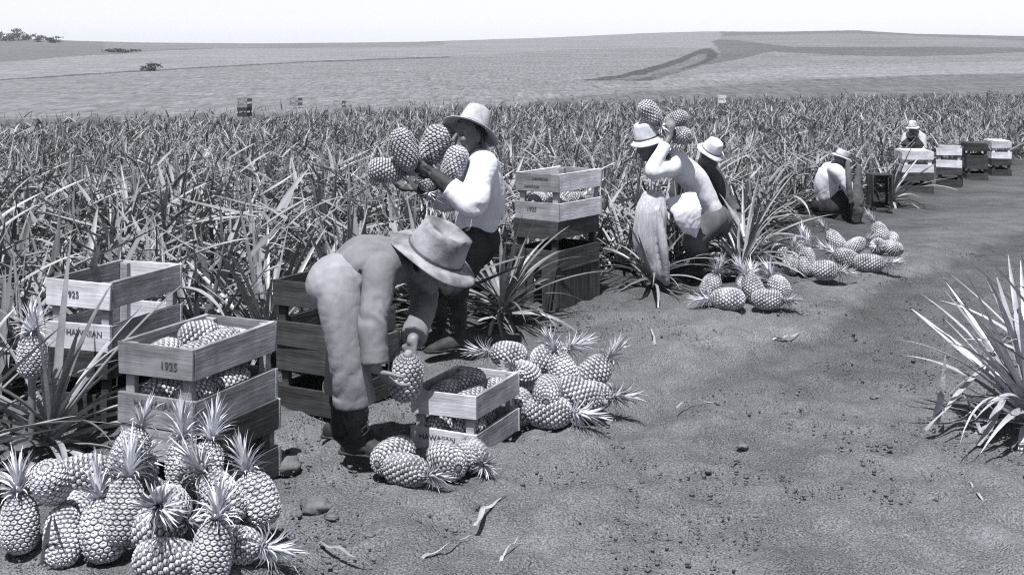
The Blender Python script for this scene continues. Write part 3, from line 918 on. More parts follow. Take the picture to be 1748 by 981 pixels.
    # gloves
    for (q, hd) in (gloves or []):
        gp = hand(r=.0125, size=1.12, **hd) + [tube([J['el' + q].lerp(J['wr' + q], .45), J['el' + q].lerp(J['wr' + q], .75), J['wr' + q]], [.056, .048, .036], cap='flat')]
        link('glove', fuse('glove', gp, .008, M['glove'], 2, .003, 30, o), root)
    # boots
    if boot:
        for q in 'LR':
            boots(root, J['kn' + q], J['an' + q], (toes or {}).get(q, J['bfw']), M['boot'], top=bot_top)
    if hat:
        me, band = hat_mesh(M[hat], **(hat_kw or {}))
        h = link('hat', me, root)
        hu = Vector(hat_up or J['hup']).normalized()
        place_axes(h, J['head'] + hu * hat_off, hu, hat_fwd or J['hfw'], o)
        link('hat_band', band, h)
    return root

def ring_pts(axis_, r, n=10):
    u = axis_.orthogonal().normalized(); v = axis_.cross(u)
    return [(u * math.cos(2 * math.pi * k / (n - 1)) + v * math.sin(2 * math.pi * k / (n - 1))) * r for k in range(n)]

# ------------------------------------------------------------------ crates in the picture
R_ = math.radians
G_CR = 'wooden fruit crates'
n1 = P(328, 591, 4.66)
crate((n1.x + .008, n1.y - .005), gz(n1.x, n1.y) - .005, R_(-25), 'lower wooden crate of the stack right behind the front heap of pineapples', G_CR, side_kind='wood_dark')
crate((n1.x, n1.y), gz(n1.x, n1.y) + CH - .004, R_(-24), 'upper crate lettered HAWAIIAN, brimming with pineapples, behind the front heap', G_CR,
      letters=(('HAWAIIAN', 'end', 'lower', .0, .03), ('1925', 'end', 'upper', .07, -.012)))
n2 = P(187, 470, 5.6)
crate((n2.x, n2.y), .075, R_(-18), 'shaded crate at far left, underneath the empty crate marked 1925', G_CR, kind='wood_dark')  # dark boards stand for the shade below the upper crate
crate((n2.x, n2.y), .075 + CH, R_(-20), 'empty crate marked 1925 at the far left above the spiky plant', G_CR, end_kind='wood_pale',  # paler end boards carry the sun on the lit end
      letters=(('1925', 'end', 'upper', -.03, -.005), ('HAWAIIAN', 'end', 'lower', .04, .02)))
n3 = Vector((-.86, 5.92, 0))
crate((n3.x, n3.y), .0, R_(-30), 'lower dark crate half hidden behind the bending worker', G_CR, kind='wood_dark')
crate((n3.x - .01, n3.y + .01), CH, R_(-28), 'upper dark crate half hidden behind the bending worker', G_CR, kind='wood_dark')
n4 = P(812, 683, 5.33)
crate((n4.x, n4.y), gz(n4.x, n4.y) + .004, R_(-25), 'small pale crate lettered HAWAIIAN on the dirt in front of the bending worker', G_CR, end_kind='wood_pale', scale=(.90, .82, .84),  # paler end boards hold the sunlight of the front face
      letters=(('HAWAIIAN', 'end', 'lower', -.03, .015),))
n5 = P(952, 540, 8.30)
cr = crate((n5.x, n5.y), .0, R_(-35), 'bottom crate lying on its side with upright slats, under the three crate stack', G_CR, kind='wood_dark')
# roll it on its long side so the bottom slats stand upright
c_, s_ = math.cos(R_(-35)), math.sin(R_(-35))
cr.rotation_euler = (0, R_(-90), R_(-35))
cr.rotation_mode = 'XYZ'
def put_rolled(o, near, yaw, z):
    # after the roll local +z (mouth) points to -x side, bottom faces +x side of the yawed frame
    Mx = Matrix.Rotation(yaw, 4, 'Z') @ Matrix.Rotation(R_(-90), 4, 'Y')
    c, s = math.cos(yaw), math.sin(yaw)
    # extents in yawed frame: x from -CH..0 (relative origin), z +-CW/2
    lx, ly = .0, -CL / 2
    ox, oy = near[0] - (c * lx - s * ly), near[1] - (s * lx + c * ly)
    Mx.translation = Vector((ox, oy, z + CW / 2))
    o.matrix_world = Mx
put_rolled(cr, (n5.x - .005, n5.y), R_(-35), -.055)
zb = CW - .054
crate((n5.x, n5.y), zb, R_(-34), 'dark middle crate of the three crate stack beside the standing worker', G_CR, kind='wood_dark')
crate((n5.x + .005, n5.y), zb + CH, R_(-36), 'topmost crate with small stencilled lettering on the three crate stack', G_CR, side_kind='wood_pale',
      letters=(('HAWAIIAN_S', 'end', 'upper', .03, .025), ('HAWAIIAN_S', 'end', 'upper', -.04, -.03), ('1925', 'end', 'lower', -.04, .01)))
G_T = 'pineapples in the topmost crate'
e0 = Vector((n5.x, n5.y, 0)); ux = Vector((math.cos(R_(-36)), math.sin(R_(-36)), 0)); uy = Vector((-ux.y, ux.x, 0))
for k_, (a, bq) in enumerate(((.10, .14), (.26, .15), (.10, .38), (.26, .38))):
    loc = e0 - ux * a + uy * bq; loc.z = zb + CH + .10 + .02 * (k_ % 2)
    pineapple(loc, ux * (.3 if k_ % 2 else -.2) + uy * (-1 if k_ == 1 else 1), 'pineapple glimpsed through the slots of the topmost crate beside the standing worker', G_T, crown=False, scale=.93)
# far crates along the edge of the track
def shade_lid(e, kind):  # slats added on top to darken the inside of the far crates
    for i in range(5):
        link('shade_lid_slat', BM[kind]['slat'], e, (0, -CL / 2 + .062 + i * .109, CH + .007))
def far_crate(px, d, yaw, z, lab, kind='wood', **k):
    p = P(px, 300, d)
    e = crate((p.x, p.y), gz(p.x, p.y) + z, R_(yaw), lab, 'crates farther along the track', kind=kind, **k)
    shade_lid(e, kind)
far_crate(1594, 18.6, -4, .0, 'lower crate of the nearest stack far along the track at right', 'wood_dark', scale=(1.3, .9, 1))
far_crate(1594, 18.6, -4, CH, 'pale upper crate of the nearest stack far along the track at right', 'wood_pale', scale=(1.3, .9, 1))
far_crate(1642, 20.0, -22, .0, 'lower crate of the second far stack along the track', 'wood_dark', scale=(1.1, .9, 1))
far_crate(1642, 20.0, -22, CH, 'grey upper crate of the second far stack along the track', 'wood', end_kind='wood_pale', side_kind='wood_dark', scale=(1.1, .9, 1))  # pale ends and dark sides paint the sunlit and shaded faces
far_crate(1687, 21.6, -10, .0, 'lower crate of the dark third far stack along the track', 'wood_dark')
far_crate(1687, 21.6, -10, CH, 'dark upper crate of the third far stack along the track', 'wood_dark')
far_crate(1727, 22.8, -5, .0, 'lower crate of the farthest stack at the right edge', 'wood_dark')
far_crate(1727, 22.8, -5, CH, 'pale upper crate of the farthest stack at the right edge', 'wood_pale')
p = P(1512, 350, 15.6)
e = crate((p.x, p.y), gz(p.x, p.y), R_(8), 'dark crate stood on end beside the stooping worker in white', G_CR, kind='wood_dark')
e.rotation_euler = (R_(90), 0, R_(5)); e.scale = (.72, .8, .72); e.location = (p.x - .12, p.y + .02, gz(p.x, p.y) + .26)
for (px, py, d, lab, kd) in ((412, 176, 43, 'upper of two crates far off at the end of the field at left', 'wood'), (1232, 170, 57, 'white crate far off at the end of the field', 'wood_pale')):
    q = P(px, py, d)
    crate((q.x + .2, q.y), q.z - .16, R_(-6), lab, 'crates far off in the field', kind=kd)
    if d == 43:
        crate((q.x + .2, q.y), q.z - .16 - CH, R_(-6), 'lower of two crates far off in the field at left', 'crates far off in the field', kind='wood_dark')
for (px, py, d, lab) in ((500, 174, 50, 'faint crate far off in the field just right of the crate pair'), (575, 179, 50, 'faintest far crate, above and left of the standing worker armful')):
    q = P(px, py, d)
    crate((q.x + .2, q.y), q.z - .16, R_(-10), lab, 'crates far off in the field', kind='wood')

# ------------------------------------------------------------------ pineapples in the picture
def pp(x, y, z, dr, label, group, **k):
    v = PZ(x, y, z)
    v.z += gz(v.x, v.y)
    if group == H1: k['scale'] = k.get('scale', 1.0) * .93
    return pineapple(v, dr, label, group, **k)
H1 = 'front heap of pineapples'
pp(34, 893, .11, (-.10, .15, 1), 'upright pineapple at the bottom left corner of the front heap', H1)
pp(87, 824, .25, (.05, .55, -.8), 'pineapple with its crown end down, top left of the front heap', H1, crown=False)
pp(140, 808, .20, (.95, .3, .15), 'half hidden pineapple just right of the upturned one at left of the front heap', H1, ci=3)
pp(107, 915, .08, (-.2, .6, .75), 'pineapple crossed by two dry leaf strips in the front heap', H1, crown=False)
pp(176, 905, .11, (-.22, .25, 1), 'big upright pineapple in the front row of the front heap, tilting left', H1, scale=1.08)
pp(221, 775, .33, (.28, .35, .9), 'highest pineapple of the front heap, against the stacked crate', H1)
pp(238, 800, .22, (.25, -.75, .55), 'shaded pineapple of the front heap pointing its dark crown at the viewer, upper middle', H1, ci=1)
pp(313, 793, .28, (-.10, .2, 1), 'pineapple with a large upright crown in front of the lettered crate', H1, ci=1)
pp(350, 800, .20, (.12, .35, .95), 'pineapple mostly hidden behind the heap, crown with one long pale leaf', H1, ci=1)
pp(212, 872, .18, (.02, .35, 1), 'pineapple with a bright crown in the middle of the front heap', H1, ci=1)
pp(270, 899, .13, (.97, -.1, .22), 'pineapple lying on its side across the middle of the front heap', H1, scale=1.05)
pp(287, 862, .21, (.05, -.95, .35), 'pineapple of the front heap whose dark crown faces the viewer squarely', H1, ci=1)
pp(378, 848, .21, (-.55, .05, .75), 'pineapple with a bright crown leaning left, right half of the front heap', H1, ci=1)
pp(439, 852, .15, (-.42, .35, .9), 'large pineapple at the right of the front heap, crown up left', H1, scale=1.08, ci=0)
pp(285, 955, .075, (.85, -.15, .05), 'pineapple lying at the bottom edge of the picture in the front heap', H1, crown=False, scale=1.1)
pp(362, 943, .10, (.12, .1, 1), 'pineapple at the bottom of the front heap under a fan of pale crown leaves', H1, ci=1)
pp(405, 930, .075, (.95, -.25, .06), 'pineapple lying low at the right end of the front heap, feathery crown outward', H1, ci=1)
pp(402, 800, .07, (.1, .2, 1), 'pineapple behind the heap with a small pale star of leaves', H1, ci=3, scale=.85)
pp(445, 770, .07, (.2, .1, 1), 'pineapple against the crate whose pale leaf star shows right of the heap', H1, ci=3, scale=.8)
for (x, y, z) in ((130, 870, .10), (240, 845, .10), (300, 850, .09), (380, 885, .09), (190, 830, .09), (330, 830, .09)):
    pp(x, y, z, (random.uniform(-1, 1), random.uniform(.2, 1), .1), 'pineapple buried under the others of the front heap', H1, crown=False)

H2 = 'heap of pineapples beside the small crate'
pp(868, 605, .16, (-.97, .1, .12), 'pineapple at back left of the middle heap, crown to the left', H2)
pp(938, 608, .17, (.75, .1, .35), 'pineapple at the back of the middle heap, big dark crown to the right', H2, ci=1)
pp(896, 640, .14, (-.35, -.65, .35), 'pineapple pointing its crown towards the small crate in the middle heap', H2, ci=3)
pp(1014, 636, .14, (.55, .25, .5), 'pineapple at the right slope of the middle heap', H2, ci=0, scale=1.05)
pp(962, 636, .17, (-.35, .3, .85), 'pineapple on top of the middle heap', H2, ci=0)
pp(935, 668, .16, (.1, .9, .2), 'pineapple seen end on in the centre of the middle heap', H2, crown=False)
pp(888, 692, .08, (-.1, .9, .3), 'pineapple touching the small crate, front left of the middle heap', H2, crown=False)
pp(938, 702, .08, (.96, -.25, .02), 'front pineapple of the middle heap, spiky crown to the right on the dirt', H2, ci=1, scale=1.05)
pp(988, 672, .13, (.85, -.1, -.25), 'pineapple right of centre in the middle heap', H2, crown=False)
pp(1008, 676, .09, (.92, -.2, .05), 'rightmost pineapple of the middle heap, pale crown outward', H2, ci=0)
for (x, y) in ((900, 655), (950, 660), (985, 650), (930, 630)):
    pp(x, y, .07, (random.uniform(-1, 1), .6, 0), 'pineapple buried under the others of the middle heap', H2, crown=False)
H3 = 'pineapples at the feet of the bending worker'
pp(672, 776, .075, (.5, .75, .1), 'leftmost pineapple on the dirt beside the boot of the bending worker', H3, crown=False)
pp(694, 802, .07, (.85, -.45, -.02), 'pineapple on the dirt with pale leaves curling towards the viewer', H3, ci=3, scale=.95)
pp(762, 784, .075, (-.5, .8, .1), 'pineapple lying against the front of the small lettered crate', H3, crown=False)
pp(806, 775, .075, (.35, -.85, .0), 'pineapple at the crate corner, white crown tip on the dirt', H3, ci=3, scale=.95)
# in the crates
G_B = 'pineapples packed in the brimming crate'
e0 = Vector((n1.x, n1.y, 0)); ux = Vector((math.cos(R_(-24)), math.sin(R_(-24)), 0)); uy = Vector((-ux.y, ux.x, 0))
zt = gz(n1.x, n1.y) + CH
for k, (a, bq, zz, dx, dy) in enumerate(((.10, .145, .24, .1, 1), (.26, .15, .235, -.1, 1), (.11, .33, .25, .3, 1), (.25, .36, .265, .6, .6), (.13, .45, .23, -1, .1), (.26, .46, .23, 1, .1),
                            (.10, .145, .09, 0, 1), (.26, .145, .09, 0, 1), (.10, .36, .09, 0, 1), (.27, .36, .09, 0, 1), (.2, .47, .16, 1, 0))):
    loc = e0 - ux * a + uy * bq; loc.z = zt + zz
    pineapple(loc, ux * dx + uy * dy + Vector((0, 0, .1)), 'pineapple lying on top in the brimming lettered crate' if k < 6 else 'pineapple in the lower layer of the brimming lettered crate', G_B, crown=False, scale=.93)
G_S = 'pineapples packed in the small crate'
e0 = Vector((n4.x, n4.y, 0)); ux = Vector((math.cos(R_(-25)), math.sin(R_(-25)), 0)); uy = Vector((-ux.y, ux.x, 0))
zt = gz(n4.x, n4.y)
for (a, bq, zz, lab) in ((.09, .13, .23, 'pineapple in the small crate beside its right side board'), (.22, .14, .25, 'pineapple in the small crate nearest the worker'),
                        (.20, .32, .26, 'shaded pineapple at the back of the small crate'), (.09, .33, .22, 'pineapple in the far right corner of the small crate')):
    loc = e0 - ux * a + uy * bq; loc.z = zt + zz * .88
    pineapple(loc, ux * .2 + uy + Vector((0, 0, .15)), lab, G_S, crown=False, scale=.92)
for (a, bq) in ((.09, .12), (.22, .12), (.15, .32)):
    loc = e0 - ux * a + uy * bq; loc.z = zt + .08
    pineapple(loc, ux * .2 + uy, 'pineapple in the bottom layer of the small crate', G_S, crown=False, scale=.92)
# fruit seen through the slots of the dark stacks
H5 = 'small heap beside the worker with the sacks'
pp(1213, 487, .09, (.45, .3, .85), 'pineapple at the left of the third heap, crown up right', H5, ci=1)
pp(1242, 510, .075, (-.96, -.1, .03), 'long pineapple lying in front of the third heap, crown left', H5, scale=1.1)
pp(1288, 494, .10, (-.35, .3, .7), 'pineapple in the middle of the third heap, crown upward', H5, ci=0)
pp(1330, 488, .09, (-.3, .6, .5), 'pineapple at the right end of the third heap', H5, ci=1)
pp(1310, 511, .07, (.93, -.35, .02), 'front pineapple of the third heap, crown at the right', H5, ci=3)
pp(1275, 478, .09, (.3, .8, .3), 'pineapple at the back of the third heap', H5, ci=1)
H6 = 'long heap at the edge of the track'
pp(1336, 427, .10, (-.7, .3, .35), 'leftmost pineapple of the fourth heap, crown to the left', H6)
pp(1350, 444, .08, (.2, .5, .7), 'pineapple at the front left of the fourth heap', H6, ci=0)
pp(1378, 440, .11, (.1, .4, .9), 'pineapple standing up in the fourth heap', H6, ci=0)
pp(1409, 456, .08, (.95, -.22, .02), 'front pineapple of the fourth heap, white crown to the right', H6, ci=0, scale=1.05)
pp(1445, 432, .11, (-.6, .5, .2), 'pineapple in the middle of the fourth heap with crown to the left', H6, ci=1)
pp(1484, 442, .08, (.96, -.2, .02), 'rightmost pineapple of the fourth heap, pale crown pointing right', H6, ci=0, scale=1.05)
pp(1372, 418, .09, (.0, .5, .8), 'pineapple with a bright crown at the back of the fourth heap', H6, ci=1)
H7 = 'farther heap at the feet of the stooping worker'
pp(1426, 396, .10, (-.5, .3, .6), 'left pineapple of the heap at the feet of the stooping worker in white', H7)
pp(1460, 406, .08, (.8, .1, .4), 'pineapple lying in front of the heap by the stooping worker', H7, ci=0)
pp(1503, 380, .17, (-.3, .3, .6), 'topmost pineapple of the heap at the right of the stooping worker', H7, ci=0)
pp(1522, 392, .10, (.3, .8, .1), 'pineapple at the back right of the heap by the stooping worker', H7, crown=False)
pp(1524, 410, .08, (.35, -.85, .0), 'rightmost front pineapple of the heap by the stooping worker', H7, crown=False)
pp(1499, 407, .08, (-.3, -.8, .2), 'pineapple at the front middle of the heap by the stooping worker', H7, ci=3)

# ------------------------------------------------------------------ the workers
V3 = lambda *a: Vector(a)
G_P = 'field workers'
# bending worker
wrR, wrL = P(641, 628, 5.12), P(704, 582, 5.30)
J = dict(hipR=P(574, 482, 5.22), hipL=P(588, 478, 5.42), knR=P(597, 612, 5.20), knL=P(590, 605, 5.50), anR=P(612, 752, 5.25), anL=P(580, 726, 5.52),
         mid=P(622, 444, 5.40), neck=P(690, 446, 5.48), head=P(744, 432, 5.44) - V3(.48, -.22, .85).normalized() * .062,
         shR=P(652, 462, 5.28), shL=P(716, 452, 5.64), elR=P(636, 548, 5.16), elL=P(724, 512, 5.58), wrR=wrR, wrL=wrL,
         side=V3(.3, -.95, 0), hup=V3(.48, -.22, .85), hfw=V3(.85, -.1, -.5), bfw=V3(.9, -.45, 0))
person('worker in denim shirt and wide brimmed hat bending over to pack a pineapple', (-.62, 5.3, 0), J, 'denim', 'trouser', G_P, skin='skin_light', voxel=.0058,
       hands=[dict(wrist=wrR, fwd=(.72, .12, -.66), nrm=(.55, .35, .75), mirror=1, curl=.35), dict(wrist=wrL, fwd=(-.18, -.12, -1), nrm=(-.5, -.55, 0), mirror=1, curl=.22, spread=1.6)],
       hat='felt', hat_kw=dict(brim=(.205, .215), crown_r=(.124, .134), crown_h=.135, droop=.018, dent=.06, top=.82, wob=.014, seed=3, cave=.30, lump=.075), hat_off=.060,
       leg_r=(.098, .090, .088), trouser_end=.52, bot_top=.24, torso_k=(.88, .86), sleeve_r=(.072, .066, .056), sleeve_end=.90, toes={'R': V3(.95, -.3, 0), 'L': V3(.8, -.3, 0)})
pineapple(P(693, 644, 5.22), (.12, -.25, 1), 'pineapple held in both hands by the bending worker', 'held pineapples', crown=False, scale=1.0)

# standing worker with an armful of fruit
wrL, wrR = P(738, 296, 6.93), P(716, 322, 7.16)
J = dict(hipL=P(812, 408, 7.08), hipR=P(812, 406, 7.34), knL=P(778, 486, 7.02), knR=P(748, 482, 7.32), anL=P(784, 577, 7.10), anR=P(750, 572, 7.36),
         mid=P(826, 335, 7.18), neck=P(814, 262, 7.14), head=P(801, 232, 7.06), shL=P(826, 280, 6.98), shR=P(806, 276, 7.34),
         elL=P(806, 350, 6.86), elR=P(766, 340, 7.30), wrL=wrL, wrR=wrR, hup=V3(.12, .05, .98), hfw=V3(-.75, -.6, -.25), bfw=V3(-.85, -.5, 0))
person('worker in white shirt and broad hat standing with an armful of pineapples', (-.38, 7.2, 0), J, 'white', 'darkcloth', G_P, voxel=.0065,
       gloves=[('L', dict(wrist=wrL, fwd=(-.85, .1, .45), nrm=(.1, .9, .35), mirror=1, curl=.45)), ('R', dict(wrist=wrR, fwd=(-.9, -.2, .1), nrm=(0, -.3, 1), mirror=1, curl=.4))],
       hands=[dict(wrist=wrL, fwd=(-.85, .1, .45), nrm=(.1, .9, .35), mirror=1, curl=.45), dict(wrist=wrR, fwd=(-.9, -.2, .1), nrm=(0, -.3, 1), mirror=1, curl=.4)],
       hat='straw', hat_kw=dict(brim=(.168, .172), crown_r=(.084, .095), crown_h=.135, droop=.030, dent=.02, top=.66, wob=.006, seed=5), hat_up=V3(.32, .48, .84), hat_off=.056,
       leg_r=(.105, .085, .070), trouser_end=.2, bot_top=.30, sleeve_r=(.082, .080, .060), sleeve_end=.55, collar='white')
G_H = 'held pineapples'
pineapple(P(690, 256, 6.90), (.30, .1, -.95), 'upright pineapple at the left of the standing worker armful', G_H, crown=False, scale=1.05)
pineapple(P(743, 247, 7.08), (-.35, .15, -.93), 'tallest pineapple in the standing worker armful, leaning right', G_H, crown=False, scale=1.12)
pineapple(P(776, 280, 6.98), (-.32, .1, -.94), 'pineapple clutched against the chest of the standing worker', G_H, crown=False, scale=1.0)
pineapple(P(659, 291, 6.95), (.97, .15, -.12), 'pineapple lying across the forearm of the standing worker', G_H, ci=3, scale=.92)
pineapple(P(728, 303, 7.08), (.25, -.35, -.9), 'pineapple hanging crown down under the standing worker gloves', G_H, ci=1, scale=.8)

# stooping worker with sacks
wrL, wrR = P(1142, 236, 9.10), P(1140, 232, 9.40)
J = dict(hipL=P(1220, 374, 9.38), hipR=P(1222, 372, 9.62), knL=P(1184, 412, 9.28), knR=P(1192, 408, 9.58), anL=P(1206, 458, 9.40), anR=P(1198, 452, 9.68),
         mid=P(1184, 306, 9.42), neck=P(1138, 266, 9.28), head=P(1106, 246, 9.16), shL=P(1146, 286, 9.10), shR=P(1136, 268, 9.48),
         elL=P(1112, 292, 8.98), elR=P(1112, 280, 9.36), wrL=wrL, wrR=wrR, hup=V3(-.25, -.1, .95), hfw=V3(-.85, -.5, -.3), bfw=V3(-.9, -.3, 0))
root3 = person('stooping worker in white shirt lifting pineapples beside his head', (1.44, 9.45, 0), J, 'white', 'midcloth', G_P, voxel=.010, simple=True,
       hands=[dict(wrist=wrL, fwd=(.1, .1, 1), nrm=(.2, .9, .2), mirror=1, curl=.4, r=.011), dict(wrist=wrR, fwd=(.2, -.1, 1), nrm=(.2, -.9, .2), mirror=-1, curl=.4, r=.011)],
       hat='hat_white', hat_kw=dict(brim=(.120, .130), crown_r=(.088, .096), crown_h=.125, droop=.03, top=.74, seed=6), hat_off=.045,
       leg_r=(.10, .085, .07), trouser_end=.45, bot_top=.2, sleeve_end=.8, sleeve_r=(.064, .056, .044), torso_k=(.86, .84))
o3 = Vector(root3.location)
link('apron', fuse('apron', [tube([P(1162, 336, 9.16), P(1172, 362, 9.12), P(1180, 386, 9.14), P(1186, 402, 9.18)], [(.130, .022), (.125, .026), (.085, .026), (.020, .02)], side=(1, .2, .1), fold=(.14, 5, 2.0, .1, .3, 4.4))], .009, M['white'], 1, .002, 30, o3), root3)
pineapple(P(1110, 193, 9.12), (.62, .1, -.78), 'long pineapple raised highest over the hat of the stooping worker', G_H, ci=3, scale=1.02)
pineapple(P(1154, 204, 9.25), (-.85, .0, -.35), 'pineapple pointing right in the raised arms of the stooping worker', G_H, ci=3, scale=.85)
pineapple(P(1163, 231, 9.18), (-.5, .8, .0), 'pineapple seen end on against the shoulder of the stooping worker', G_H, crown=False, scale=.9)
sk = fuse('picking_sack', [tube([P(1116, 336, 9.05), P(1112, 366, 9.0), P(1110, 410, 9.0), P(1124, 450, 9.0), P(1138, 482, 9.0)],
        [(.09, .05), (.120, .065), (.128, .07), (.085, .05), (.03, .025)], side=(1, .1, 0), fold=(.13, .5, 2.6, .3, .6, 2.2)),
        tube([P(1122, 360, 8.96), P(1132, 420, 8.93), P(1138, 478, 8.97)], [.03, .035, .02])], .009, M['sack'], 1, .0, 30)
s_o = link('picking_sack', sk); tag(s_o, 'pale streaked cloth sack hanging before the stooping worker', 'sack')

# crouching worker behind, only hat and shoulders show
c0 = P(1215, 256, 10.7)
def crouch(label, hat_c, hup, hfw, shirt, trousers, hat, hat_kw, fw, hgt, lean=.3, hatoff=.05, skin='skin'):
    """squatting or stooped figure under a hat at hat_c; hgt = hip height above the soil"""
    hup = Vector(hup).normalized(); fw = Vector(fw).normalized(); lt = Vector((0, 0, 1)).cross(fw)
    head = Vector(hat_c) - hup * hatoff
    neck = head - hup * .15 - Vector(hfw).normalized() * .03
    z0 = None
    pel = neck - fw * lean
    z0 = gz(pel.x, pel.y)
    pel.z = z0 + hgt
    dd = (neck - pel)
    if dd.length > .52: pel = neck - dd.normalized() * .52
    J = dict(neck=neck, head=head, hup=hup, hfw=Vector(hfw), bfw=fw)
    for q, s in (('L', 1), ('R', -1)):
        J['sh' + q] = neck + lt * .17 * s - hup * .04
        J['el' + q] = J['sh' + q] + fw * .12 - Vector((0, 0, .22)) + lt * .05 * s
        J['wr' + q] = J['el' + q] + fw * .16 - Vector((0, 0, .16)) - lt * .03 * s
        J['hip' + q] = pel + lt * .10 * s
        an = pel + fw * .10 + lt * .13 * s; an.z = z0 + .09
        kz = max((pel.z + an.z) / 2, an.z + .22)
        kn = pel + fw * .32 + lt * .16 * s; kn.z = kz
        J['kn' + q] = kn; J['an' + q] = an
    return person(label, (pel.x, pel.y, z0), J, shirt, trousers, G_P, voxel=.011, simple=True, skin=skin,
                  hands=[dict(wrist=J['wr' + q], fwd=fw * .4 - Vector((0, 0, 1)), nrm=lt * (-1 if q == 'L' else 1), mirror=1 if q == 'L' else -1, curl=.4, r=.011) for q in 'LR'],
                  hat=hat, hat_kw=hat_kw, hat_off=hatoff, trouser_end=.8, bot_top=.12)
crouch('worker among the plants with only a pale broad hat showing, behind the stooping worker', c0, (.35, -.45, .85), (.5, -.6, -.5), 'midcloth', 'darkcloth', 'hat_white',
       dict(brim=(.125, .13), crown_r=(.085, .095), crown_h=.10, top=.72, seed=8), (.6, -.6, 0), .34)
# squatting worker in white, back towards us
hc = P(1436, 266, 14.2)
pel = P(1410, 352, 14.35)
J = dict(neck=P(1421, 284, 14.25), head=P(1436, 271, 14.1), hup=V3(.35, -.1, .9), hfw=V3(.8, .3, -.5), bfw=V3(.8, .4, 0), mid=P(1411, 312, 14.3),
         shL=P(1414, 288, 14.45), shR=P(1428, 290, 14.05), elL=P(1440, 312, 14.45), elR=P(1447, 318, 14.0), wrL=P(1455, 340, 14.35), wrR=P(1458, 342, 14.0),
         hipL=pel + V3(-.02, .1, 0), hipR=pel + V3(.02, -.1, 0), knL=pel + V3(.24, .16, .10), knR=pel + V3(.22, -.14, .08), anL=pel + V3(.06, .15, -.30), anR=pel + V3(.05, -.14, -.30))
root4 = person('squatting worker in white shirt and dark trousers seen from behind', (pel.x, pel.y, gz(pel.x, pel.y)), J, 'white', 'darkcloth', G_P, voxel=.012, simple=True,
       hands=[dict(wrist=J['wr' + q], fwd=(.4, 0, -.9), nrm=(0, -1 if q == 'L' else 1, 0), mirror=1 if q == 'L' else -1, curl=.4, r=.011) for q in 'LR'],
       hat='straw', hat_kw=dict(brim=(.12, .13), crown_r=(.08, .09), crown_h=.07, top=.8, seed=9), hat_off=.04, leg_r=(.15, .12, .10), trouser_end=.9, bot_top=.12, torso_k=(1.0, 1.1))
sk = fuse('picking_sack', [tube([P(1466, 284, 14.0), P(1464, 320, 13.95), P(1464, 352, 13.95), P(1462, 374, 13.95)], [(.03, .03), (.06, .05), (.085, .08), (.06, .06)], side=(1, .1, 0), fold=(.2, 6, 1.2, .2, .4, 5.2)),
                           tube([P(1447, 276, 14.0), P(1449, 310, 13.9), P(1452, 345, 13.9)], [.03, .035, .03])], .010, M['midcloth'], 1, .003, 30)
s_o = link('picking_sack', sk); tag(s_o, 'grey cloth sack standing right of the squatting worker in white', 'sack')
crouch('distant worker in a white hat among the plants above the far crates', P(1558, 216, 26), (-.1, -.15, .97), (-.7, -.6, -.3), 'sack', 'darkcloth', 'hat_white',
       dict(brim=(.135, .14), crown_r=(.09, .10), crown_h=.12, top=.75, seed=10), (-.5, -.8, 0), .55, lean=.2, hatoff=.04)

# ------------------------------------------------------------------ plants
def hero_plant(x, y, size, label, seed, n=40, spread=1.0, dead=4, group='pineapple plants told leaf by leaf', zoff=0.0, fruit=False, low=0.0, bend=0.0, pale=False, wide=1.0):
    rr = np.random.default_rng(seed)
    z0 = gz(x, y) + zoff
    root = empty('pineapple_plant', (x, y, z0))
    tag(root, label, 'pineapple plant', group)
    base, az, el, cu, le, wi, to, tw = plant_params(n, rr, size, spread)
    cu = np.clip(cu + bend * np.linspace(0, 1, n), .05, 1.7)
    for k in range(n):
        m = int(np.argmin(np.abs(CURVES - cu[k])))
        if k >= n - dead: m = rr.choice([5, 7])
        o = link('leaf', (sunlit_leaf_meshes if pale else leaf_meshes)[m], root, base[k])
        o.rotation_euler = (rr.normal(0, .3), -(el[k] - low * k / n), az[k])
        o.scale = (le[k], size * rr.uniform(.75, 1.1) * wide, size)
    if fruit:
        f = link('fruit', fruit_meshes[1], root, (fruit[0], fruit[1], fruit[2])); f.scale = (.82,) * 3
        c = link('crown', crown_meshes[1], f, (0, 0, .11))
        V, Q = lathe([(.016, -.36), (.016, .0)], 10)
        link('stalk', np_mesh('stalk', V, Q, M['leaf'], True), root, (fruit[0], fruit[1], fruit[2] - .09))
    return root
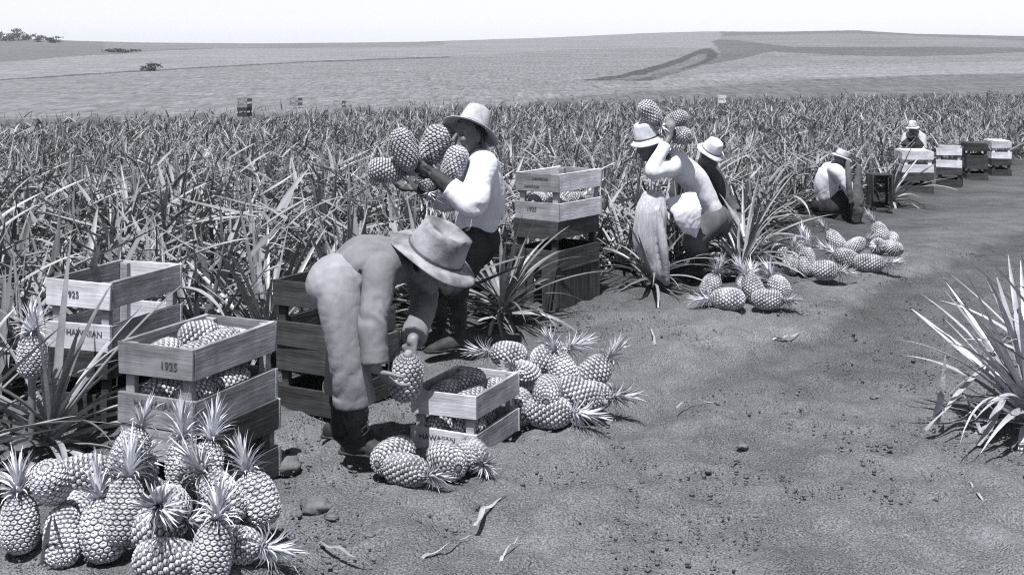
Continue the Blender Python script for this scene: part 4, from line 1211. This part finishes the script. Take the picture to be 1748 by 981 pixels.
HP = [(-1.95, 5.20, .90, 'spiky plant bearing a fruit at the left edge, beside the front heap', dict(fruit=(-.06, -.05, .46), spread=1.25, dead=8, bend=.7)),
      (-2.32, 4.85, .80, 'plant cut by the left edge of the picture', dict(spread=1.1)),
      (-.06, 7.95, .78, 'arching plant at the foot of the three crate stack', dict(spread=1.25, dead=4, bend=1.0, n=52)),
      (2.42, 5.72, .76, 'sunlit spiky plant at the right edge of the picture', dict(spread=.80, dead=4, n=84, pale=True, wide=1.25)),
      (2.76, 6.0, .86, 'plant behind the sunlit spiky one, cut by the right edge', dict(spread=.8, n=64, pale=True, wide=1.2)),
      (2.60, 5.32, .72, 'plant low in the right edge of the picture', dict(spread=1.1, dead=8)),
      (1.78, 9.55, .72, 'arching plant below the stooping worker with the sack', dict(spread=1.3, dead=4, bend=.8)),
      (1.02, 9.05, .62, 'low plant left of the hanging pale sack', dict(spread=1.2, dead=4, bend=.8)),
      (1.95, 10.3, .85, 'plant with long arching leaves right of the stooping worker', dict(spread=1.2, dead=3, bend=.6)),
      (5.05, 16.4, .9, 'arching plant between the squatting worker and the far crates', dict(spread=1.4, dead=6)),
      (-1.35, 6.75, .82, 'plant right behind the dark crates and the bending worker', dict()),
      (-.55, 7.85, .82, 'plant directly behind the legs of the standing worker', dict()),
      (-1.0, 7.3, .82, 'plant between the two near workers', dict())]
taken = []
for i, (x, y, s, lab, kw) in enumerate(HP):
    hero_plant(x, y, s, lab, 500 + i, **kw); taken.append((x, y, .3))
# clear spots: things stand here, or the pickers have trampled the row
for o in list(bpy.data.objects):
    if o.parent is None and o.get('category') in ('crate', 'person', 'sack'):
        taken.append((o.location.x, o.location.y, .38))
CLEAR = [(1070, 1262, 0, 9.75), (1362, 1525, 0, 15.2), (1528, 1760, 0, 23.4), (1540, 1590, 22, 26.5), (1195, 1240, 9, 10.8), (868, 1045, 0, 9.0), (620, 872, 0, 7.45), (455, 700, 0, 6.6),
         (40, 320, 0, 6.35), (395, 430, 36, 43), (1222, 1244, 46, 57), (1318, 1540, 0, 11.6)]
def blocked(x, y):
    px = 874 + x / y * F
    for (a, b, d0, d1) in CLEAR:
        if a - 40 / y < px < b + 40 / y and d0 < y < d1: return True
    for (tx, ty, r) in taken:
        if (x - tx) ** 2 + (y - ty) ** 2 < r * r: return True
    return False
spots = []
rg = np.random.default_rng(77)
yy = 4.7
while yy < 78:
    step = .46 if yy < 20 else .52
    for xx in np.arange(-.56 * yy, .50 * yy + 2, .48 if yy < 20 else .58):
        x = xx + rg.uniform(-.16, .16); y = yy + rg.uniform(-.16, .16)
        if x > edge_x(y) - .22: continue
        if y > line_depth(x / y) - .3: continue
        if blocked(x, y): continue
        spots.append((x, y))
    yy += step
spots.sort(key=lambda s: s[1] + .0 * abs(s[0]))
seen = [s for s in spots if abs(s[0] / s[1]) < .43 and s[1] > 5.0]
near = seen[:288]; near_set = set(near)
rest = [s for s in spots if s not in near_set]
for i, (x, y) in enumerate(near):
    o = link('pineapple_plant', plant_meshes[i % 9], None, (x, y, gz(x, y) - .02), (rg.normal(0, .08), rg.normal(0, .08), rg.uniform(0, 6.28)))
    s = rg.uniform(.82, 1.08); o.scale = (s, s, s * rg.uniform(.9, 1.05))
    tag(o, 'grey leaved pineapple plant in the crowded near rows of the field', 'pineapple plant', 'pineapple plants in the near rows')
B = Batch()
for (x, y) in rest:
    n, sg = (30, 4) if y < 16 else ((22, 3) if y < 28 else (13, 2))
    s = rg.uniform(.82, 1.06)
    base, az, el, cu, le, wi, to, tw = plant_params(n, rg, .75 * s, 1.1, 17)
    az = az + rg.uniform(0, 6.28)
    wi = wi * (1.0 if y < 28 else 1.35)
    base = base + np.array([x, y, gz(x, y) - .02])
    B.add(*leaf_batch(base, az, el, cu, le, wi, sg, to, twist=tw))
# first rows of the next field beyond the gap
for u in np.arange(-.56, .56, .0085):
    for k in range(3):
        y = float(line_depth(u)) + 1.1 + k * .8 + rg.uniform(-.8, .8); x = u * y + rg.uniform(-.3, .3)
        base, az, el, cu, le, wi, to, tw = plant_params(11, rg, .85, 1.0, 18)
        base = base + np.array([x, y, float(np.interp(y, PROF_D, PROF_Z))])
        B.add(*leaf_batch(base, az + rg.uniform(0, 6), el, cu, le, wi * 1.5, 2, to * .8, twist=tw))
fld = link('pineapple_field', B.mesh('pineapple_field', M['leaf_tone']))
tag(fld, 'dense rows of pineapple plants running back to the far road', 'crop field', kind='stuff')

# ------------------------------------------------------------------ far trees
def small_tree(px, py, h, w, label, name='tree', grp='trees on the far skyline'):
    p = far_at(px, py)
    root = empty(name, p)
    V, Q = lathe([(h * .035, -.4), (h * .03, h * .25), (h * .015, h * .7)], 7)
    link('trunk', np_mesh('trunk', V, Q, M['bark'], True), root)
    rr = np.random.default_rng(int(px * 7))
    n = 420
    cl = rr.normal(0, 1, (9, 3)) * np.array([w * .26, w * .26, h * .20]) + np.array([0, 0, h * .45])
    c = cl[rr.integers(0, 9, n)] + rr.normal(0, 1, (n, 3)) * np.array([w * .12, w * .12, h * .09])
    c[:, 2] = np.maximum(c[:, 2], h * .05)
    a = rr.normal(0, 1, (n, 3)); a /= np.linalg.norm(a, axis=1)[:, None]
    b_ = np.cross(a, rr.normal(0, 1, (n, 3))); b_ /= np.linalg.norm(b_, axis=1)[:, None]
    s = w * .055
    V = np.stack([c - a * s, c + b_ * s * .7, c + a * s, c - b_ * s * .7], 1).reshape(-1, 3)
    Q = np.arange(n * 4).reshape(-1, 4)
    link('crown', np_mesh('crown', V, Q, M['foliage']), root)
    tag(root, label, 'tree', grp)
for (px, py, h, w, lab) in ((5, 70, 4.0, 7, 'low tree at the left end of the far skyline'), (31, 70, 6.2, 7, 'tallest tree of the clump on the far left skyline'),
                            (48, 71, 4.0, 6, 'bushy tree right of the tallest one on the skyline'), (67, 72, 3.4, 6, 'round tree right of the skyline clump'),
                            (95, 74, 2.4, 7, 'small tree standing apart to the right on the left skyline'), (18, 71, 3.4, 6, 'tree just left of the tallest skyline tree')):
    small_tree(px, py, h, w, lab)
small_tree(257, 121, 1.5, 2.6, 'lone dark bush on the boundary line of the far field', 'bush', None)
small_tree(247, 122, .9, 1.2, 'smaller pale bush left of the lone dark bush', 'bush', None)
small_tree(205, 90, 1.0, 7, 'low scrub on the far slope above the lone bush', 'bush', None)

# ------------------------------------------------------------------ loose things on the dirt
def dry_strip(pts, w, label, seed):
    """a withered leaf lying on the dirt, through photo pixels"""
    g = []
    for (x, y, h) in pts:
        v = PZ(x, y, h); v.z += gz(v.x, v.y) + .006; g.append(v)
    Vv, Q = [], []
    m = 14
    for i in range(m + 1):
        t = i / m * (len(g) - 1); k = min(int(t), len(g) - 2); f = t - k
        c = g[k].lerp(g[k + 1], f)
        tn = (g[k + 1] - g[k]).normalized(); sd = tn.cross(V3(0, 0, 1)).normalized()
        ww = w * (1 - .85 * (i / m) ** 2.2) * (1 + .07 * math.sin(i * 1.3 + seed))
        c = c + V3(0, 0, .006 * math.sin(i * 1.1 + seed))
        tw = .5 * math.sin(i * .5 + seed)
        up = V3(0, 0, 1)
        Vv += [c - (sd * math.cos(tw) + up * math.sin(tw)) * ww + up * ww * .5, c, c + (sd * math.cos(tw) + up * math.sin(tw)) * ww + up * ww * .5]
    for i in range(m):
        for j in (0, 1):
            Q.append((i * 3 + j, i * 3 + j + 1, i * 3 + j + 4, i * 3 + j + 3))
    o = link('dry_leaf', np_mesh('dry_leaf', np.array([tuple(v) for v in Vv]), np.array(Q), M['dry_leaf'], True))
    tag(o, label, 'dry leaf', 'dry leaves on the dirt')
dry_strip([(812, 902, .02), (826, 872, .03), (866, 848, .01)], .010, 'curled pale dry leaf on the dirt below the small crate', 1)
dry_strip([(545, 929, .01), (590, 944, .02), (640, 972, .0)], .007, 'thin dry leaf at the bottom edge right of the front heap', 2)
dry_strip([(700, 970, .0), (742, 944, .02), (802, 914, .01)], .006, 'long thin straight dry leaf on the dirt at bottom centre', 3)
dry_strip([(852, 970, .0), (862, 944, .02), (884, 920, .01)], .006, 'short dry leaf at the bottom edge, rightmost of the bottom four', 4)
dry_strip([(1155, 692, .01), (1180, 678, .02), (1228, 684, .0)], .005, 'thin dark twig of leaf in the middle of the track', 5)
dry_strip([(1320, 578, .01), (1342, 572, .02), (1366, 567, .0)], .010, 'pale dry leaf on the track right of the middle heap', 6)
dry_strip([(1655, 826, .0), (1672, 850, .02), (1700, 872, .0)], .006, 'thin dry stalk on the dirt at lower right', 7)
dry_strip([(1118, 592, .0), (1116, 575, .04), (1110, 560, .01)], .008, 'tiny pale leaf standing on the bank right of the middle heap', 8)
dry_strip([(72, 968, .0), (78, 930, .08), (88, 880, .20)], .013, 'left of two dry leaf strips hanging over the front heap', 9)
dry_strip([(98, 945, .01), (97, 915, .09), (92, 882, .20)], .010, 'right of two dry leaf strips hanging over the front heap', 10)
dry_strip([(490, 660, .05), (515, 690, .02), (552, 700, .0)], .014, 'dry leaf on the soil behind the bending worker', 11)
dry_strip([(1598, 725, .01), (1608, 670, .18), (1614, 610, .34)], .020, 'broad withered leaf standing at the left of the right edge plant', 12)
dry_strip([(1582, 738, .0), (1640, 672, .16), (1722, 572, .42)], .017, 'long withered leaf leaning from the right edge plant to the dirt', 13)
dry_strip([(1672, 765, .0), (1706, 700, .12), (1738, 620, .30)], .018, 'withered leaf drooping at the right edge of the picture', 14)
dry_strip([(1676, 742, .0), (1660, 705, .08), (1644, 672, .16)], .012, 'short bent dry leaf at the foot of the right edge plant', 15)

def clod(px, py, r, label):
    v = PZ(px, py, 0)
    bm = bmesh.new(); bmesh.ops.create_icosphere(bm, subdivisions=3, radius=1)
    for q in bm.verts:
        n = q.co.normalized()
        f = 1 + .35 * mnoise.noise(n * 1.7 + Vector((px, py, 0))) + .16 * mnoise.noise(n * 5 + Vector((py, px, 1)))
        q.co = Vector((n.x * r * f * 1.25, n.y * r * f, n.z * r * f * .62))
    me = bpy.data.meshes.new('dirt_clod'); bm.to_mesh(me); bm.free()
    me.materials.append(M['clod'])
    for p_ in me.polygons: p_.use_smooth = True
    o = link('dirt_clod', me, None, (v.x, v.y, gz(v.x, v.y) + r * .18))
    tag(o, label, 'clod', 'earth clods')
clod(478, 800, .070, 'large earth clod right of the front heap beside the crate')
clod(540, 868, .052, 'dark earth clod on the bare dirt below the bending worker')
clod(505, 775, .035, 'earth clod left of the bending worker boots')
clod(566, 884, .020, 'small clod right below the dark earth clod')
clod(552, 830, .020, 'small clod between the boots and the dark clod')
clod(630, 915, .015, 'small clod near the thin dry leaf at the bottom')
clod(1268, 760, .022, 'small clod alone in the lower middle of the track')
clod(1495, 670, .024, 'small clod on the track left of the right edge plant')
clod(870, 836, .016, 'small clod below the small crate, right side')
# crumbs of soil, too many to count
rc = np.random.default_rng(5)
Vc, Qc = [], []
cube = np.array([(-1, -1, -1), (1, -1, -1), (1, 1, -1), (-1, 1, -1), (-1, -1, 1), (1, -1, 1), (1, 1, 1), (-1, 1, 1)], float)
fq = np.array([(0, 3, 2, 1), (4, 5, 6, 7), (0, 1, 5, 4), (1, 2, 6, 5), (2, 3, 7, 6), (3, 0, 4, 7)])
n = 26000
ys_ = rc.uniform(4.1, 12.5, n); us_ = rc.uniform(-.43, .43, n); xs_ = us_ * ys_
keep = (xs_ > edge_x(ys_) - .3)
dens = vnoise(xs_ * 1.6, ys_ * 1.6, 14) + .9 * np.exp(-((xs_ + 1.0) ** 2 + (ys_ - 4.9) ** 2) / .5)
keep &= dens > .42
xs_, ys_ = xs_[keep], ys_[keep]
zz_ = ground_z(xs_, ys_)
for i in range(len(xs_)):
    r = min(rc.gamma(1.1, .0016) + .0016, .016)
    q = cube * r * rc.uniform(.55, 1.1, (8, 3))
    a = rc.uniform(0, 6.28); c, s = math.cos(a), math.sin(a)
    q = np.stack([q[:, 0] * c - q[:, 1] * s, q[:, 0] * s + q[:, 1] * c, q[:, 2] * .8], -1) + np.array([xs_[i], ys_[i], zz_[i] + r * .4])
    Qc.append(fq + i * 8); Vc.append(q)
cr_ = link('soil_crumbs', np_mesh('soil_crumbs', np.concatenate(Vc), np.concatenate(Qc), M['clod'], False))
tag(cr_, 'loose crumbs of earth scattered over the track', 'soil', kind='stuff')

# ------------------------------------------------------------------ air
hb = [(-1900, -60, -31), (1900, -60, -31), (1900, 1250, -31), (-1900, 1250, -31), (-1900, -60, 24), (1900, -60, 24), (1900, 1250, 24), (-1900, 1250, 24)]
hm = bpy.data.materials.new('haze'); hm.use_nodes = True
nt = hm.node_tree
for nd in list(nt.nodes):
    if nd.type != 'OUTPUT_MATERIAL': nt.nodes.remove(nd)
pv = nt.nodes.new('ShaderNodeVolumePrincipled')
pv.inputs['Color'].default_value = (.95, .97, 1.0, 1)
pv.inputs['Density'].default_value = .0003
pv.inputs['Anisotropy'].default_value = .3
nt.links.new(pv.outputs['Volume'], nt.nodes['Material Output'].inputs['Volume'])
hz = link('haze', np_mesh('haze', np.array(hb, float), fq, hm))
tag(hz, 'thin bright haze over the far fields', 'haze', kind='stuff')
